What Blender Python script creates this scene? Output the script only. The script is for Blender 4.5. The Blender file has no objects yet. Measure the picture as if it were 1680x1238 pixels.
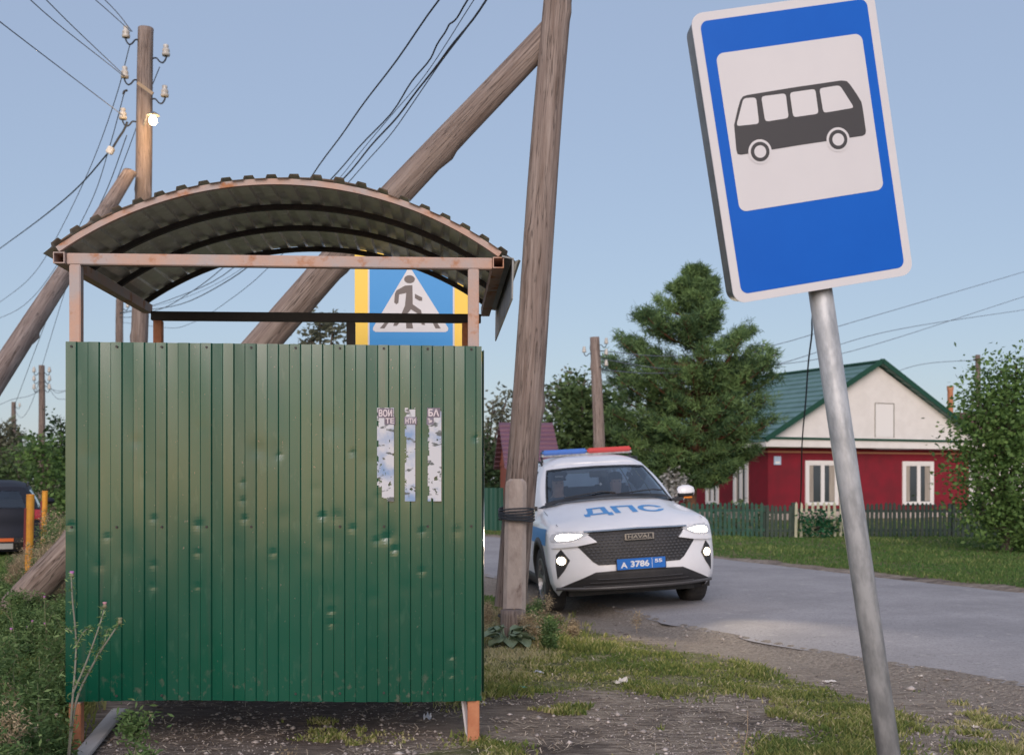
import bpy, bmesh, math, random
import numpy as np
from mathutils import Vector, Matrix, Euler
R = math.radians
random.seed(5)
rng = np.random.default_rng(11)
sc = bpy.context.scene
COL = sc.collection

# ------------------------------------------------------------ camera, sky, sun, exposure
F, CX, CY, H = 1900.0, 840.0, 785.0, 1.4
cd = bpy.data.cameras.new('camera'); cam = bpy.data.objects.new('camera', cd); COL.objects.link(cam)
cam.location = (0, 0, H); cam.rotation_euler = (R(90), 0, 0)
cd.sensor_width = 36; cd.lens = F/1680*36; cd.shift_y = (CY-619)/1680
cd.clip_start = .05; cd.clip_end = 2000
cd.dof.use_dof = True; cd.dof.focus_distance = 6.3; cd.dof.aperture_fstop = 4.0
sc.camera = cam
SUN_EL, SUN_AZ = 11.0, 185.0          # low dusk glow behind the camera
w = bpy.data.worlds.new('World'); sc.world = w; w.use_nodes = True
nt = w.node_tree; nt.nodes.clear()
sky = nt.nodes.new('ShaderNodeTexSky'); sky.sky_type = 'NISHITA'; sky.sun_disc = False
sky.sun_elevation = R(SUN_EL); sky.sun_rotation = R(SUN_AZ); sky.altitude = 100
sky.air_density = 1.0; sky.dust_density = 0.6; sky.ozone_density = 1.6
bg = nt.nodes.new('ShaderNodeBackground'); bg.inputs[1].default_value = 0.15
wo = nt.nodes.new('ShaderNodeOutputWorld')
hz = nt.nodes.new('ShaderNodeMix'); hz.data_type = 'RGBA'; hz.inputs[0].default_value = .84     # thin even overcast veil over the clear sky
hz.inputs[7].default_value = (1.10, 1.31, 1.81, 1); nt.links.new(sky.outputs[0], hz.inputs[6])
nt.links.new(hz.outputs[2], bg.inputs[0]); nt.links.new(bg.outputs[0], wo.inputs[0])
sd = bpy.data.lights.new('sun', 'SUN'); so = bpy.data.objects.new('sun', sd); COL.objects.link(so)
sd.energy = 1.25; sd.angle = R(40); sd.color = (1, .87, .81)
az = R(SUN_AZ); el = R(27)
d = Vector((math.sin(az)*math.cos(el), math.cos(az)*math.cos(el), math.sin(el)))
so.rotation_euler = d.to_track_quat('Z', 'Y').to_euler()
sc.view_settings.view_transform = 'Standard'; sc.view_settings.look = 'None'
sc.view_settings.exposure = 1.0; sc.view_settings.gamma = 1

# ------------------------------------------------------------ helpers
def P(px, py, D): return Vector(((px-CX)/F*D, D, H-(py-CY)/F*D))
def G(px, py, z=0.0):
    D = (H-z)*F/(py-CY); return Vector(((px-CX)/F*D, D, z))
def hsh(ix, iy, s=0):
    n = (ix.astype(np.int64)*374761393 + iy.astype(np.int64)*668265263 + s*69069) & 0x7fffffff
    n = ((n ^ (n >> 13))*1274126177) & 0x7fffffff
    return ((n ^ (n >> 16)) & 0xffff)/65535.0
def vnoise(x, y, s=0):
    ix = np.floor(x); iy = np.floor(y); fx = x-ix; fy = y-iy
    fx = fx*fx*(3-2*fx); fy = fy*fy*(3-2*fy)
    a = hsh(ix, iy, s); b = hsh(ix+1, iy, s); c = hsh(ix, iy+1, s); e = hsh(ix+1, iy+1, s)
    return a*(1-fx)*(1-fy)+b*fx*(1-fy)+c*(1-fx)*fy+e*fx*fy
def fbm(x, y, s=0, o=4):
    t = 0; a = .5; n = 0
    for i in range(o):
        t = t+a*vnoise(x*2**i, y*2**i, s+i*7); n += a; a *= .55
    return t/n
def inpoly(x, y, poly):
    c = np.zeros(x.shape, bool); n = len(poly)
    for i in range(n):
        x0, y0 = poly[i]; x1, y1 = poly[(i+1) % n]
        if y0 == y1: continue
        c ^= ((y0 > y) != (y1 > y)) & (x < (x1-x0)*(y-y0)/(y1-y0)+x0)
    return c

def tag(o, label=None, cat=None, group=None, kind=None):
    if label: o['label'] = label
    if cat: o['category'] = cat
    if group: o['group'] = group
    if kind: o['kind'] = kind
    return o
def thing(name, label, cat, loc=(0, 0, 0), rot=(0, 0, 0), group=None):
    o = bpy.data.objects.new(name, None); COL.objects.link(o); o.empty_display_size = .3
    o.location = loc; o.rotation_euler = rot
    return tag(o, label, cat, group)
def root_of(o):
    while o.parent: o = o.parent
    return o
def link(name, me, m=None, parent=None, smooth=False, world=True):
    """mesh coordinates are world ones when the thing has no rotation (world=True), else local"""
    if m is not None: me.materials.append(m)
    if smooth: me.polygons.foreach_set('use_smooth', [True]*len(me.polygons))
    o = bpy.data.objects.new(name, me); COL.objects.link(o)
    if parent:
        if world: me.transform(Matrix.Translation(-Vector(root_of(parent).location)))
        o.parent = parent
    return o
def raw(name, co, faces_flat, nper, m, parent=None, smooth=False, world=True, tone=None, uv=None):
    """fast mesh: co (N,3), faces_flat index array with nper corners per face"""
    me = bpy.data.meshes.new(name); co = np.asarray(co, np.float32); idx = np.asarray(faces_flat, np.int32).ravel()
    nf = len(idx)//nper
    me.vertices.add(len(co)); me.vertices.foreach_set('co', co.ravel())
    me.loops.add(len(idx)); me.loops.foreach_set('vertex_index', idx)
    me.polygons.add(nf); me.polygons.foreach_set('loop_start', np.arange(nf, dtype=np.int32)*nper)
    me.polygons.foreach_set('loop_total', np.full(nf, nper, np.int32))
    if tone is not None:
        a = me.attributes.new('tone', 'FLOAT', 'FACE'); a.data.foreach_set('value', np.asarray(tone, np.float32))
    if uv is not None:
        l = me.uv_layers.new(name='UVMap'); l.data.foreach_set('uv', np.asarray(uv, np.float32)[idx].ravel())
    me.update(calc_edges=True); me.validate()
    return link(name, me, m, parent, smooth, world)

class MB:
    def __init__(s): s.v = []; s.f = []; s.smooth = False
    def add(s, vs, fs):
        n = len(s.v); s.v += [tuple(v) for v in vs]; s.f += [tuple(i+n for i in f) for f in fs]; return s
    def box(s, c, d, rot=None, M=None):
        x, y, z = d[0]/2, d[1]/2, d[2]/2
        vs = [Vector((a, b, e)) for a in (-x, x) for b in (-y, y) for e in (-z, z)]
        if rot: vs = [Euler(rot).to_matrix() @ v for v in vs]
        vs = [v+Vector(c) for v in vs]
        if M: vs = [M @ v for v in vs]
        return s.add(vs, [(0, 1, 3, 2), (4, 6, 7, 5), (0, 4, 5, 1), (2, 3, 7, 6), (0, 2, 6, 4), (1, 5, 7, 3)])
    def bbox(s, lo, hi, M=None):
        return s.box([(a+b)/2 for a, b in zip(lo, hi)], [b-a for a, b in zip(lo, hi)], M=M)
    def bar(s, a, b, wd, ht, up=(0, 0, 1), M=None):
        a = Vector(a); b = Vector(b); t = (b-a).normalized(); sd_ = t.cross(Vector(up)).normalized(); u = sd_.cross(t)
        vs = [p+sd_*i*wd/2+u*j*ht/2 for p in (a, b) for i, j in ((-1, -1), (1, -1), (1, 1), (-1, 1))]
        if M: vs = [M @ v for v in vs]
        return s.add(vs, [(3, 2, 1, 0), (4, 5, 6, 7), (0, 1, 5, 4), (1, 2, 6, 5), (2, 3, 7, 6), (3, 0, 4, 7)])
    def tube(s, pts, r, n=8, cap=True, M=None):
        pts = [Vector(p) for p in pts]; rs = r if isinstance(r, (list, tuple)) else [r]*len(pts); vs = []
        ref = Vector((0, 0, 1)) if abs((pts[-1]-pts[0]).normalized().z) < .8 else Vector((1, 0, 0))
        for i, p in enumerate(pts):
            t = (pts[min(i+1, len(pts)-1)]-pts[max(i-1, 0)]).normalized()
            a = t.cross(ref).normalized(); b = t.cross(a)
            vs += [p+(a*math.cos(2*math.pi*k/n)+b*math.sin(2*math.pi*k/n))*rs[i] for k in range(n)]
        fs = [(i*n+k, i*n+(k+1) % n, (i+1)*n+(k+1) % n, (i+1)*n+k) for i in range(len(pts)-1) for k in range(n)]
        if cap: fs += [tuple(range(n)), tuple(reversed(range((len(pts)-1)*n, len(pts)*n)))]
        if M: vs = [M @ v for v in vs]
        return s.add(vs, fs)
    def lathe(s, prof, n=24, M=None, axis='z'):
        vs = []
        for r, h in prof:
            for k in range(n):
                a = 2*math.pi*k/n; x, y = r*math.cos(a), r*math.sin(a)
                vs.append(Vector((x, y, h)) if axis == 'z' else Vector((h, x, y)) if axis == 'x' else Vector((x, h, y)))
        fs = [(i*n+k, i*n+(k+1) % n, (i+1)*n+(k+1) % n, (i+1)*n+k) for i in range(len(prof)-1) for k in range(n)]
        if M: vs = [M @ v for v in vs]
        return s.add(vs, fs)
    def prism(s, poly, y0, y1, M=None):
        """poly of (x,z) extruded from y0 to y1"""
        n = len(poly); vs = [Vector((x, y0, z)) for x, z in poly]+[Vector((x, y1, z)) for x, z in poly]
        fs = [tuple(range(n)), tuple(reversed(range(n, 2*n)))]+[(i, i+n, (i+1) % n+n, (i+1) % n) for i in range(n)]
        if M: vs = [M @ v for v in vs]
        return s.add(vs, fs)
    def grid(s, pts, M=None):
        """pts[i][j] -> quads"""
        n = len(pts[0]); vs = [Vector(p) for r_ in pts for p in r_]
        if M: vs = [M @ v for v in vs]
        return s.add(vs, [(i*n+j, (i+1)*n+j, (i+1)*n+j+1, i*n+j+1) for i in range(len(pts)-1) for j in range(n-1)])
    def build(s, name, m, parent=None, smooth=False, world=True, bevel=0, fix=True):
        me = bpy.data.meshes.new(name); me.from_pydata(s.v, [], s.f); me.update()
        if fix or bevel:
            bm = bmesh.new(); bm.from_mesh(me)
            if bevel:
                es = [e for e in bm.edges if len(e.link_faces) == 2 and e.calc_face_angle(0) > .5]
                bmesh.ops.bevel(bm, geom=es, offset=bevel, segments=2, affect='EDGES')
            bmesh.ops.recalc_face_normals(bm, faces=bm.faces); bm.to_mesh(me); bm.free()
        return link(name, me, m, parent, smooth, world)

def nodes_mat(name):
    m = bpy.data.materials.new(name); m.use_nodes = True; t = m.node_tree
    return m, t, t.nodes['Principled BSDF'], t.nodes, t.links
def mat(name, c, rough=.6, metal=0, c2=None, scale=6, detail=6, bump=0, bscale=None, coat=0, emit=None, es=0, spec=.5,
        stretch=(1, 1, 1), lo=.4, hi=.62, trans=0, alpha=1, coord='Object', c3=None, c3scale=2, c3lo=.55, c3hi=.65):
    m, t, b, N, L = nodes_mat(name)
    b.inputs['Base Color'].default_value = (*c, 1); b.inputs['Roughness'].default_value = rough
    b.inputs['Metallic'].default_value = metal; b.inputs['Specular IOR Level'].default_value = spec
    b.inputs['Coat Weight'].default_value = coat; b.inputs['Transmission Weight'].default_value = trans
    b.inputs['Alpha'].default_value = alpha
    if emit: b.inputs['Emission Color'].default_value = (*emit, 1); b.inputs['Emission Strength'].default_value = es
    if c2 or bump or c3:
        tc = N.new('ShaderNodeTexCoord'); mp = N.new('ShaderNodeMapping'); mp.inputs['Scale'].default_value = stretch
        L.new(tc.outputs[coord], mp.inputs[0])
    def noise(sc_, det=detail):
        n = N.new('ShaderNodeTexNoise'); n.inputs['Scale'].default_value = sc_; n.inputs['Detail'].default_value = det
        n.inputs['Roughness'].default_value = .62; L.new(mp.outputs[0], n.inputs['Vector']); return n
    def ramp(n, a, b_):
        r = N.new('ShaderNodeMapRange'); r.inputs[1].default_value = a; r.inputs[2].default_value = b_; L.new(n.outputs['Fac'], r.inputs[0]); return r
    last = None
    if c2:
        n = noise(scale); r = ramp(n, lo, hi); mx = N.new('ShaderNodeMix'); mx.data_type = 'RGBA'
        mx.inputs[6].default_value = (*c, 1); mx.inputs[7].default_value = (*c2, 1)
        L.new(r.outputs[0], mx.inputs[0]); last = mx
    if c3:
        n = noise(c3scale); r = ramp(n, c3lo, c3hi); mx = N.new('ShaderNodeMix'); mx.data_type = 'RGBA'
        if last: L.new(last.outputs[2], mx.inputs[6])
        else: mx.inputs[6].default_value = (*c, 1)
        mx.inputs[7].default_value = (*c3, 1); L.new(r.outputs[0], mx.inputs[0]); last = mx
    if last: L.new(last.outputs[2], b.inputs['Base Color'])
    if bump:
        n = noise(bscale or scale*3); bp = N.new('ShaderNodeBump'); bp.inputs['Strength'].default_value = bump; bp.inputs['Distance'].default_value = .02
        L.new(n.outputs['Fac'], bp.inputs['Height']); L.new(bp.outputs[0], b.inputs['Normal'])
    return m
def leaf_mat(name, dark, light, rough=.6, trans=.25, extra=None, k=1.45):
    dark = tuple(min(.8, c*k) for c in dark); light = tuple(min(.8, c*k) for c in light)
    m, t, b, N, L = nodes_mat(name)
    at = N.new('ShaderNodeAttribute'); at.attribute_name = 'tone'
    cr = N.new('ShaderNodeValToRGB'); cr.color_ramp.elements[0].color = (*dark, 1); cr.color_ramp.elements[1].color = (*light, 1)
    if extra:
        e = cr.color_ramp.elements.new(extra[0]); e.color = (*extra[1], 1)
    L.new(at.outputs['Fac'], cr.inputs[0]); L.new(cr.outputs[0], b.inputs['Base Color'])
    b.inputs['Roughness'].default_value = rough; b.inputs['Specular IOR Level'].default_value = .25
    tr = N.new('ShaderNodeBsdfTranslucent'); L.new(cr.outputs[0], tr.inputs[0]); mx = N.new('ShaderNodeMixShader'); mx.inputs[0].default_value = trans
    L.new(b.outputs[0], mx.inputs[1]); L.new(tr.outputs[0], mx.inputs[2]); L.new(mx.outputs[0], N['Material Output'].inputs[0])
    return m
def wood_mat(name, a, b_, c_):
    m, t, b, N, L = nodes_mat(name)
    uv = N.new('ShaderNodeUVMap'); mp = N.new('ShaderNodeMapping'); mp.inputs['Scale'].default_value = (9, .55, 1); L.new(uv.outputs[0], mp.inputs[0])
    n = N.new('ShaderNodeTexNoise'); n.inputs['Scale'].default_value = 2.2; n.inputs['Detail'].default_value = 8; n.inputs['Roughness'].default_value = .7; L.new(mp.outputs[0], n.inputs[0])
    cr = N.new('ShaderNodeValToRGB'); E = cr.color_ramp.elements
    E[0].position = .33; E[0].color = (*a, 1); E[1].position = .66; E[1].color = (*b_, 1)
    L.new(n.outputs[0], cr.inputs[0])
    mp2 = N.new('ShaderNodeMapping'); mp2.inputs['Scale'].default_value = (2.0, .5, 1); L.new(uv.outputs[0], mp2.inputs[0])
    n2 = N.new('ShaderNodeTexNoise'); n2.inputs['Scale'].default_value = 2.5; n2.inputs['Detail'].default_value = 5; L.new(mp2.outputs[0], n2.inputs[0])
    mr = N.new('ShaderNodeMapRange'); mr.inputs[1].default_value = .5; mr.inputs[2].default_value = .68; L.new(n2.outputs[0], mr.inputs[0])
    mx = N.new('ShaderNodeMix'); mx.data_type = 'RGBA'; L.new(mr.outputs[0], mx.inputs[0]); L.new(cr.outputs[0], mx.inputs[6]); mx.inputs[7].default_value = (*c_, 1)
    # narrow dark drying cracks
    mp3 = N.new('ShaderNodeMapping'); mp3.inputs['Scale'].default_value = (7, .28, 1); L.new(uv.outputs[0], mp3.inputs[0])
    n3 = N.new('ShaderNodeTexNoise'); n3.inputs['Scale'].default_value = 3.1; n3.inputs['Detail'].default_value = 3; L.new(mp3.outputs[0], n3.inputs[0])
    cr3 = N.new('ShaderNodeValToRGB'); E = cr3.color_ramp.elements
    E[0].position = .485; E[0].color = (1, 1, 1, 1); E[1].position = .515; E[1].color = (1, 1, 1, 1); e = E.new(.5); e.color = (.25, .25, .25, 1)
    L.new(n3.outputs[0], cr3.inputs[0])
    mu = N.new('ShaderNodeMix'); mu.data_type = 'RGBA'; mu.blend_type = 'MULTIPLY'; mu.inputs[0].default_value = .8
    L.new(mx.outputs[2], mu.inputs[6]); L.new(cr3.outputs[0], mu.inputs[7]); L.new(mu.outputs[2], b.inputs['Base Color'])
    b.inputs['Roughness'].default_value = .85; b.inputs['Specular IOR Level'].default_value = .2
    bp = N.new('ShaderNodeBump'); bp.inputs['Strength'].default_value = .7; bp.inputs['Distance'].default_value = .02
    ma = N.new('ShaderNodeMath'); ma.operation = 'MULTIPLY'; L.new(n.outputs[0], ma.inputs[0]); L.new(cr3.outputs[0], ma.inputs[1])
    L.new(ma.outputs[0], bp.inputs['Height']); L.new(bp.outputs[0], b.inputs['Normal'])
    return m
def log(name, a, b, r0, r1, m, parent=None, n=20, seed=0, cut=None, wob=.012):
    """round log from a (bottom) to b (top) with uneven bark, knots and UVs along its length"""
    a = Vector(a); b = Vector(b); Lh = (b-a).length; t = (b-a)/Lh
    ref = Vector((0, 1, 0)) if abs(t.y) < .8 else Vector((1, 0, 0))
    u = t.cross(ref).normalized(); v = t.cross(u); k = max(8, int(Lh/.08)); rr = np.random.default_rng(seed)
    ph = rr.uniform(0, 6, 6); kn = [(rr.uniform(0, Lh), rr.uniform(0, 6.28), rr.uniform(.015, .03)) for _ in range(int(Lh*1.6))]
    co = []; uv = []
    for i in range(k+1):
        s = Lh*i/k; r = r0+(r1-r0)*s/Lh
        cxo = u*wob*math.sin(s*1.1+ph[0])+v*wob*math.sin(s*.8+ph[1])
        for j in range(n+1):
            th = 2*math.pi*j/n
            rad = r*(1+.045*math.sin(2*th+ph[2]+s*.5)+.03*math.sin(5*th+ph[3])+.012*math.sin(9*th+s*2))
            for (ks, kt, kr) in kn:
                dd = ((s-ks)/.07)**2+(math.atan2(math.sin(th-kt), math.cos(th-kt))/.35)**2
                if dd < 4: rad += kr*math.exp(-dd)
            s2 = s
            if cut and i == k: s2 = s+cut*math.cos(th)
            co.append(a+cxo+t*s2+(u*math.cos(th)+v*math.sin(th))*rad); uv.append((j/n, s))
    co.append(b); uv.append((0, Lh)); top = len(co)-1
    me = bpy.data.meshes.new(name)
    fs = [(i*(n+1)+j, i*(n+1)+j+1, (i+1)*(n+1)+j+1, (i+1)*(n+1)+j) for i in range(k) for j in range(n)]
    fs += [(k*(n+1)+j, k*(n+1)+j+1, top) for j in range(n)]
    me.from_pydata([tuple(c) for c in co], [], fs); l = me.uv_layers.new(name='UVMap')
    ui = np.empty(len(me.loops), np.int32); me.loops.foreach_get('vertex_index', ui); l.data.foreach_set('uv', np.array(uv, np.float32)[ui].ravel())
    return link(name, me, m, parent, True)
def catmull(pts, k=8):
    pts = [np.array(p, float) for p in pts]; P_ = [2*pts[0]-pts[1]]+pts+[2*pts[-1]-pts[-2]]; out = []
    for i in range(1, len(P_)-2):
        for j in range(k):
            t = j/k; p0, p1, p2, p3 = P_[i-1:i+3]
            out.append(.5*(2*p1+(p2-p0)*t+(2*p0-5*p1+4*p2-p3)*t*t+(3*p1-p0-3*p2+p3)*t**3))
    out.append(pts[-1]); return out
def text_mesh(s, size=1.0, bold=0.0):
    c = bpy.data.curves.new('lettering', 'FONT'); c.body = s; c.size = size; c.offset = bold; c.resolution_u = 3
    o = bpy.data.objects.new('lettering', c); COL.objects.link(o)
    me = o.evaluated_get(bpy.context.evaluated_depsgraph_get()).to_mesh()
    vs = [tuple(v.co) for v in me.vertices]; fs = [tuple(p.vertices) for p in me.polygons]
    o.to_mesh_clear(); bpy.data.objects.remove(o); bpy.data.curves.remove(c)
    return vs, fs
def fit_text(s, x0, x1, z0, z1, bold=0.0):
    """letters as flat (x,z) mesh fitted in a rectangle"""
    vs, fs = text_mesh(s, 1, bold); xs = [v[0] for v in vs]; ys = [v[1] for v in vs]
    a, b, c, e = min(xs), max(xs), min(ys), max(ys)
    return [(x0+(v[0]-a)/(b-a)*(x1-x0), z0+(v[1]-c)/(e-c)*(z1-z0)) for v in vs], fs
def subdiv2d(poly_vs, faces, step):
    """cut flat (x,z) faces by a lattice so that they can follow a curved surface"""
    bm = bmesh.new(); vv = [bm.verts.new((x, 0, z)) for x, z in poly_vs]
    for f in faces:
        try: bm.faces.new([vv[i] for i in f])
        except ValueError: pass
    xs = [v[0] for v in poly_vs]; zs = [v[1] for v in poly_vs]
    for lo, hi, no, ax in ((min(xs), max(xs), (1, 0, 0), 0), (min(zs), max(zs), (0, 0, 1), 2)):
        k = math.ceil(lo/step)
        while k*step < hi:
            co = [0, 0, 0]; co[ax] = k*step+1e-5
            bmesh.ops.bisect_plane(bm, geom=bm.verts[:]+bm.edges[:]+bm.faces[:], dist=1e-6, plane_co=co, plane_no=no); k += 1
    bm.verts.index_update()
    vs = [(v.co.x, v.co.z) for v in bm.verts]; fs = [tuple(v.index for v in f.verts) for f in bm.faces]
    bm.free(); return vs, fs
def homog(src, dst):
    A = []; 
    for (x, y), (u, v) in zip(src, dst):
        A.append([x, y, 1, 0, 0, 0, -u*x, -u*y, -u]); A.append([0, 0, 0, x, y, 1, -v*x, -v*y, -v])
    Hm = np.linalg.svd(np.array(A, float))[2][-1].reshape(3, 3)
    def f(x, y):
        q = Hm @ np.array([x, y, 1.0]); return (q[0]/q[2], q[1]/q[2])
    return f
def rrect(x0, z0, x1, z1, r, n=6):
    out = []
    for cx_, cz_, a0 in ((x1-r, z1-r, 0), (x0+r, z1-r, 90), (x0+r, z0+r, 180), (x1-r, z0+r, 270)):
        out += [(cx_+r*math.cos(R(a0+90*k/n)), cz_+r*math.sin(R(a0+90*k/n))) for k in range(n+1)]
    return out
def circ(cx_, cz_, r, n=28): return [(cx_+r*math.cos(2*math.pi*k/n), cz_+r*math.sin(2*math.pi*k/n)) for k in range(n)]
def ngon(mb, poly, y, M=None):
    vs = [Vector((x, y, z)) for x, z in poly]
    if M: vs = [M @ v for v in vs]
    mb.add(vs, [tuple(range(len(poly)))])

# ------------------------------------------------------------ materials
M_wood = wood_mat('weathered_log', (.15, .105, .085), (.37, .30, .265), (.26, .20, .175))
M_wood_far = wood_mat('weathered_log_far', (.12, .085, .07), (.27, .215, .19), (.19, .14, .12))
M_conc = mat('old_concrete', (.52, .43, .38), .9, c2=(.40, .32, .28), scale=9, bump=.5, bscale=40, c3=(.20, .14, .12), c3scale=7, c3lo=.6, c3hi=.7, stretch=(1, 1, .5))
M_wire = mat('wire_black', (.03, .035, .045), .7)
M_wire2 = mat('wire_grey', (.13, .15, .19), .8)
M_galv = mat('galvanised_steel', (.52, .53, .54), .5, .25, c2=(.33, .34, .35), scale=22, bump=.12, bscale=40, stretch=(1, 1, .35))
M_signside = mat('sign_casing_grey', (.20, .205, .205), .45, .4, c2=(.11, .11, .11), scale=5, bump=.1)
M_white = mat('reflective_white', (.67, .65, .66), .45, c2=(.64, .62, .635), scale=2)
M_blue = mat('reflective_blue', (.001, .105, .52), .5, c2=(.002, .115, .55), scale=2, coat=0, spec=.25)
M_black = mat('print_black', (.045, .042, .045), .5)
M_yellow = mat('fluorescent_yellow', (.95, .62, .08), .5)
M_lblue = mat('sign_sky_blue', (.02, .27, .64), .45)
M_brownblk = mat('print_brown_grey', (.16, .13, .12), .6)
M_rust = mat('rusty_pink_primer', (.52, .33, .25), .75, c2=(.42, .36, .345), scale=3.5, c3=(.40, .17, .075), c3scale=6, bump=.15, bscale=60)
M_rustlt = mat('orange_primer', (.52, .22, .11), .75, c2=(.42, .15, .07), scale=8, bump=.15, bscale=60)
M_dark = mat('dark_painted_tube', (.018, .016, .017), .6, c2=(.03, .024, .022), scale=10)
M_tyre = mat('tyre_rubber', (.028, .026, .026), .85, c2=(.06, .052, .047), scale=9)
M_rim = mat('alloy_rim', (.30, .30, .31), .35, .8)
M_plast = mat('black_plastic', (.022, .021, .022), .55, c2=(.035, .032, .032), scale=5)
M_paint = mat('white_car_paint', (.84, .82, .83), .3, coat=.4, c2=(.80, .78, .79), scale=3)
M_navy = mat('dark_blue_car_paint', (.020, .022, .032), .6, spec=.2)
M_chrome = mat('chrome', (.75, .72, .68), .15, 1.0)
M_carblue = mat('vinyl_blue', (.06, .27, .60), .4)
M_plblue = mat('plate_blue', (.01, .14, .50), .4)
M_plwhite = mat('plate_white', (.75, .74, .76), .4)
M_lbblue = mat('lightbar_blue', (.03, .17, .60), .2, coat=.8)
M_lbred = mat('lightbar_red', (.60, .04, .05), .2, coat=.8)
M_headl = mat('headlamp_lit', (1, 1, 1), .3, emit=(1, .86, .66), es=9)
M_fogl = mat('fog_lamp_lit', (1, 1, 1), .3, emit=(1, .80, .55), es=10)
M_lens = mat('lamp_lens', (.55, .55, .56), .1, coat=1, spec=.8)
M_bulb = mat('street_lamp_lit', (1, 1, 1), .3, emit=(1, .74, .40), es=22)
M_orange = mat('amber_lens', (.7, .2, .02), .3)
M_redl = mat('red_lens', (.45, .03, .04), .25, coat=.6)
M_seat = mat('seat_fabric', (.03, .03, .035), .9)
M_skin = mat('skin', (.50, .30, .22), .6)
M_uni = mat('dark_uniform', (.035, .04, .06), .85)
M_shirt = mat('pale_shirt', (.40, .42, .45), .8)
M_glass = None
def glass_mat(name, tint, f=.5):
    m = bpy.data.materials.new(name); m.use_nodes = True; N = m.node_tree.nodes; L = m.node_tree.links; N.clear()
    tr = N.new('ShaderNodeBsdfTransparent'); tr.inputs[0].default_value = (*tint, 1)
    gl = N.new('ShaderNodeBsdfGlossy'); gl.inputs['Roughness'].default_value = .03; gl.inputs[0].default_value = (.9, .95, 1, 1)
    fr = N.new('ShaderNodeFresnel'); fr.inputs[0].default_value = 1.6
    mu = N.new('ShaderNodeMath'); mu.operation = 'MULTIPLY_ADD'; mu.inputs[1].default_value = 1.0; mu.inputs[2].default_value = f
    L.new(fr.outputs[0], mu.inputs[0]); mx = N.new('ShaderNodeMixShader'); L.new(mu.outputs[0], mx.inputs[0])
    L.new(tr.outputs[0], mx.inputs[1]); L.new(gl.outputs[0], mx.inputs[2]); o = N.new('ShaderNodeOutputMaterial'); L.new(mx.outputs[0], o.inputs[0]); return m
M_glass = glass_mat('car_glass', (.80, .86, .88), .05)
M_wglass = mat('window_glass', (.05, .06, .065), .08, spec=.8)
# ------------------------------------------------------------ the ground, one sheet to the horizon
NEAR_EDGE = [(9.5, -2.5), (6.2, 3.2), (3.55, 7.95), (2.75, 9.15), (2.0, 10.45), (1.42, 11.75), (.95, 13.2), (-.15, 16.5), (-2.2, 22), (-5.5, 30), (-14, 50), (-50, 130)]
FAR_EDGE = [(15.5, -1), (11.5, 5.5), (6.35, 14.4), (5.06, 17.2), (3.8, 20.2), (2.2, 23.2), (-.2, 27.6), (-2.2, 31.5), (-11, 53), (-46, 134)]
def edge_dist(x, y, line):
    best = np.full(x.shape, 1e9)
    for (ax, ay), (bx, by) in zip(line[:-1], line[1:]):
        dx, dy = bx-ax, by-ay; t = np.clip(((x-ax)*dx+(y-ay)*dy)/(dx*dx+dy*dy), 0, 1)
        best = np.minimum(best, np.hypot(x-ax-t*dx, y-ay-t*dy))
    return best
ROADPOLY = NEAR_EDGE+FAR_EDGE[::-1]
def gp(pts): return [tuple(G(*p))[:2] for p in pts]
GR_A = gp([(760, 1042), (900, 1012), (1000, 1022), (1090, 1030), (1170, 1048), (1250, 1076), (1340, 1104), (1430, 1140), (1500, 1160), (1510, 1182), (1470, 1200), (1380, 1196), (1290, 1185),
           (1270, 1162), (1300, 1140), (1240, 1128), (1100, 1134), (960, 1122), (850, 1142), (760, 1160)])
GR_B = gp([(1300, 1215), (1420, 1196), (1470, 1212), (1500, 1250), (1520, 1330), (1280, 1320), (1270, 1240)])
GR_C = gp([(1590, 1222), (1700, 1196), (1800, 1260), (1800, 1400), (1560, 1300)])
GR_D = gp([(690, 1236), (780, 1214), (860, 1232), (900, 1300), (760, 1400), (600, 1330)])
GR_L = [(-40, 2.2), (-2.2, 2.2), (-2.28, 5.2), (-2.5, 6.4), (-2.75, 7.6), (-2.5, 12), (-1.6, 14), (-.9, 16.6), (-2.8, 22), (-6.2, 30), (-15, 50), (-51, 130), (-200, 130), (-200, 2)]
GR_M = gp([(700, 960), (860, 968), (905, 1005), (880, 1040), (700, 1045)])
def gheight(x, y):
    dn = edge_dist(x, y, NEAR_EDGE); road = inpoly(x, y, ROADPOLY)
    dip = -.085*np.clip(dn/.25, 0, 1)*np.exp(-(np.maximum(dn-.8, 0)/1.0)**2)
    z = .035*(fbm(x*.9, y*.9, 3, 3)-.5)*np.clip(dn/1, 0, 1)+.022*(fbm(x*5, y*5, 9, 3)-.5)
    far = np.clip((y-17)/20, 0, 1)
    z = z+dip+.05*(fbm(x*.3, y*.3, 21, 2)-.5)*far
    dfar = edge_dist(x, y, FAR_EDGE); z = z+.05*np.clip(dfar/1.5, 0, 1)*(~road)*(y > 9)*(dn > 5.2)
    return np.where(road, -.012+z*.0, z)
def grass_mask(x, y):
    wx = x+.35*(fbm(x*2.6, y*2.6, 31, 3)-.5); wy = y+.5*(fbm(x*2.6+9, y*2.6, 33, 3)-.5)
    g = np.zeros(x.shape)
    for pl in (GR_A, GR_B, GR_C, GR_D, GR_L, GR_M): g = np.maximum(g, inpoly(wx, wy, pl).astype(float))
    dn = edge_dist(x, y, NEAR_EDGE); road = inpoly(x, y, ROADPOLY); dfar = edge_dist(x, y, FAR_EDGE)
    farside = (~road) & (dfar < dn)
    g = np.where(farside & (dfar > .12+.35*fbm(x*2, y*2, 5)), 1.0, g)
    g = np.where(road | ((dn < .5+.5*fbm(x*1.7, y*1.7, 8)) & ~farside), 0, g)
    return g
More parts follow.
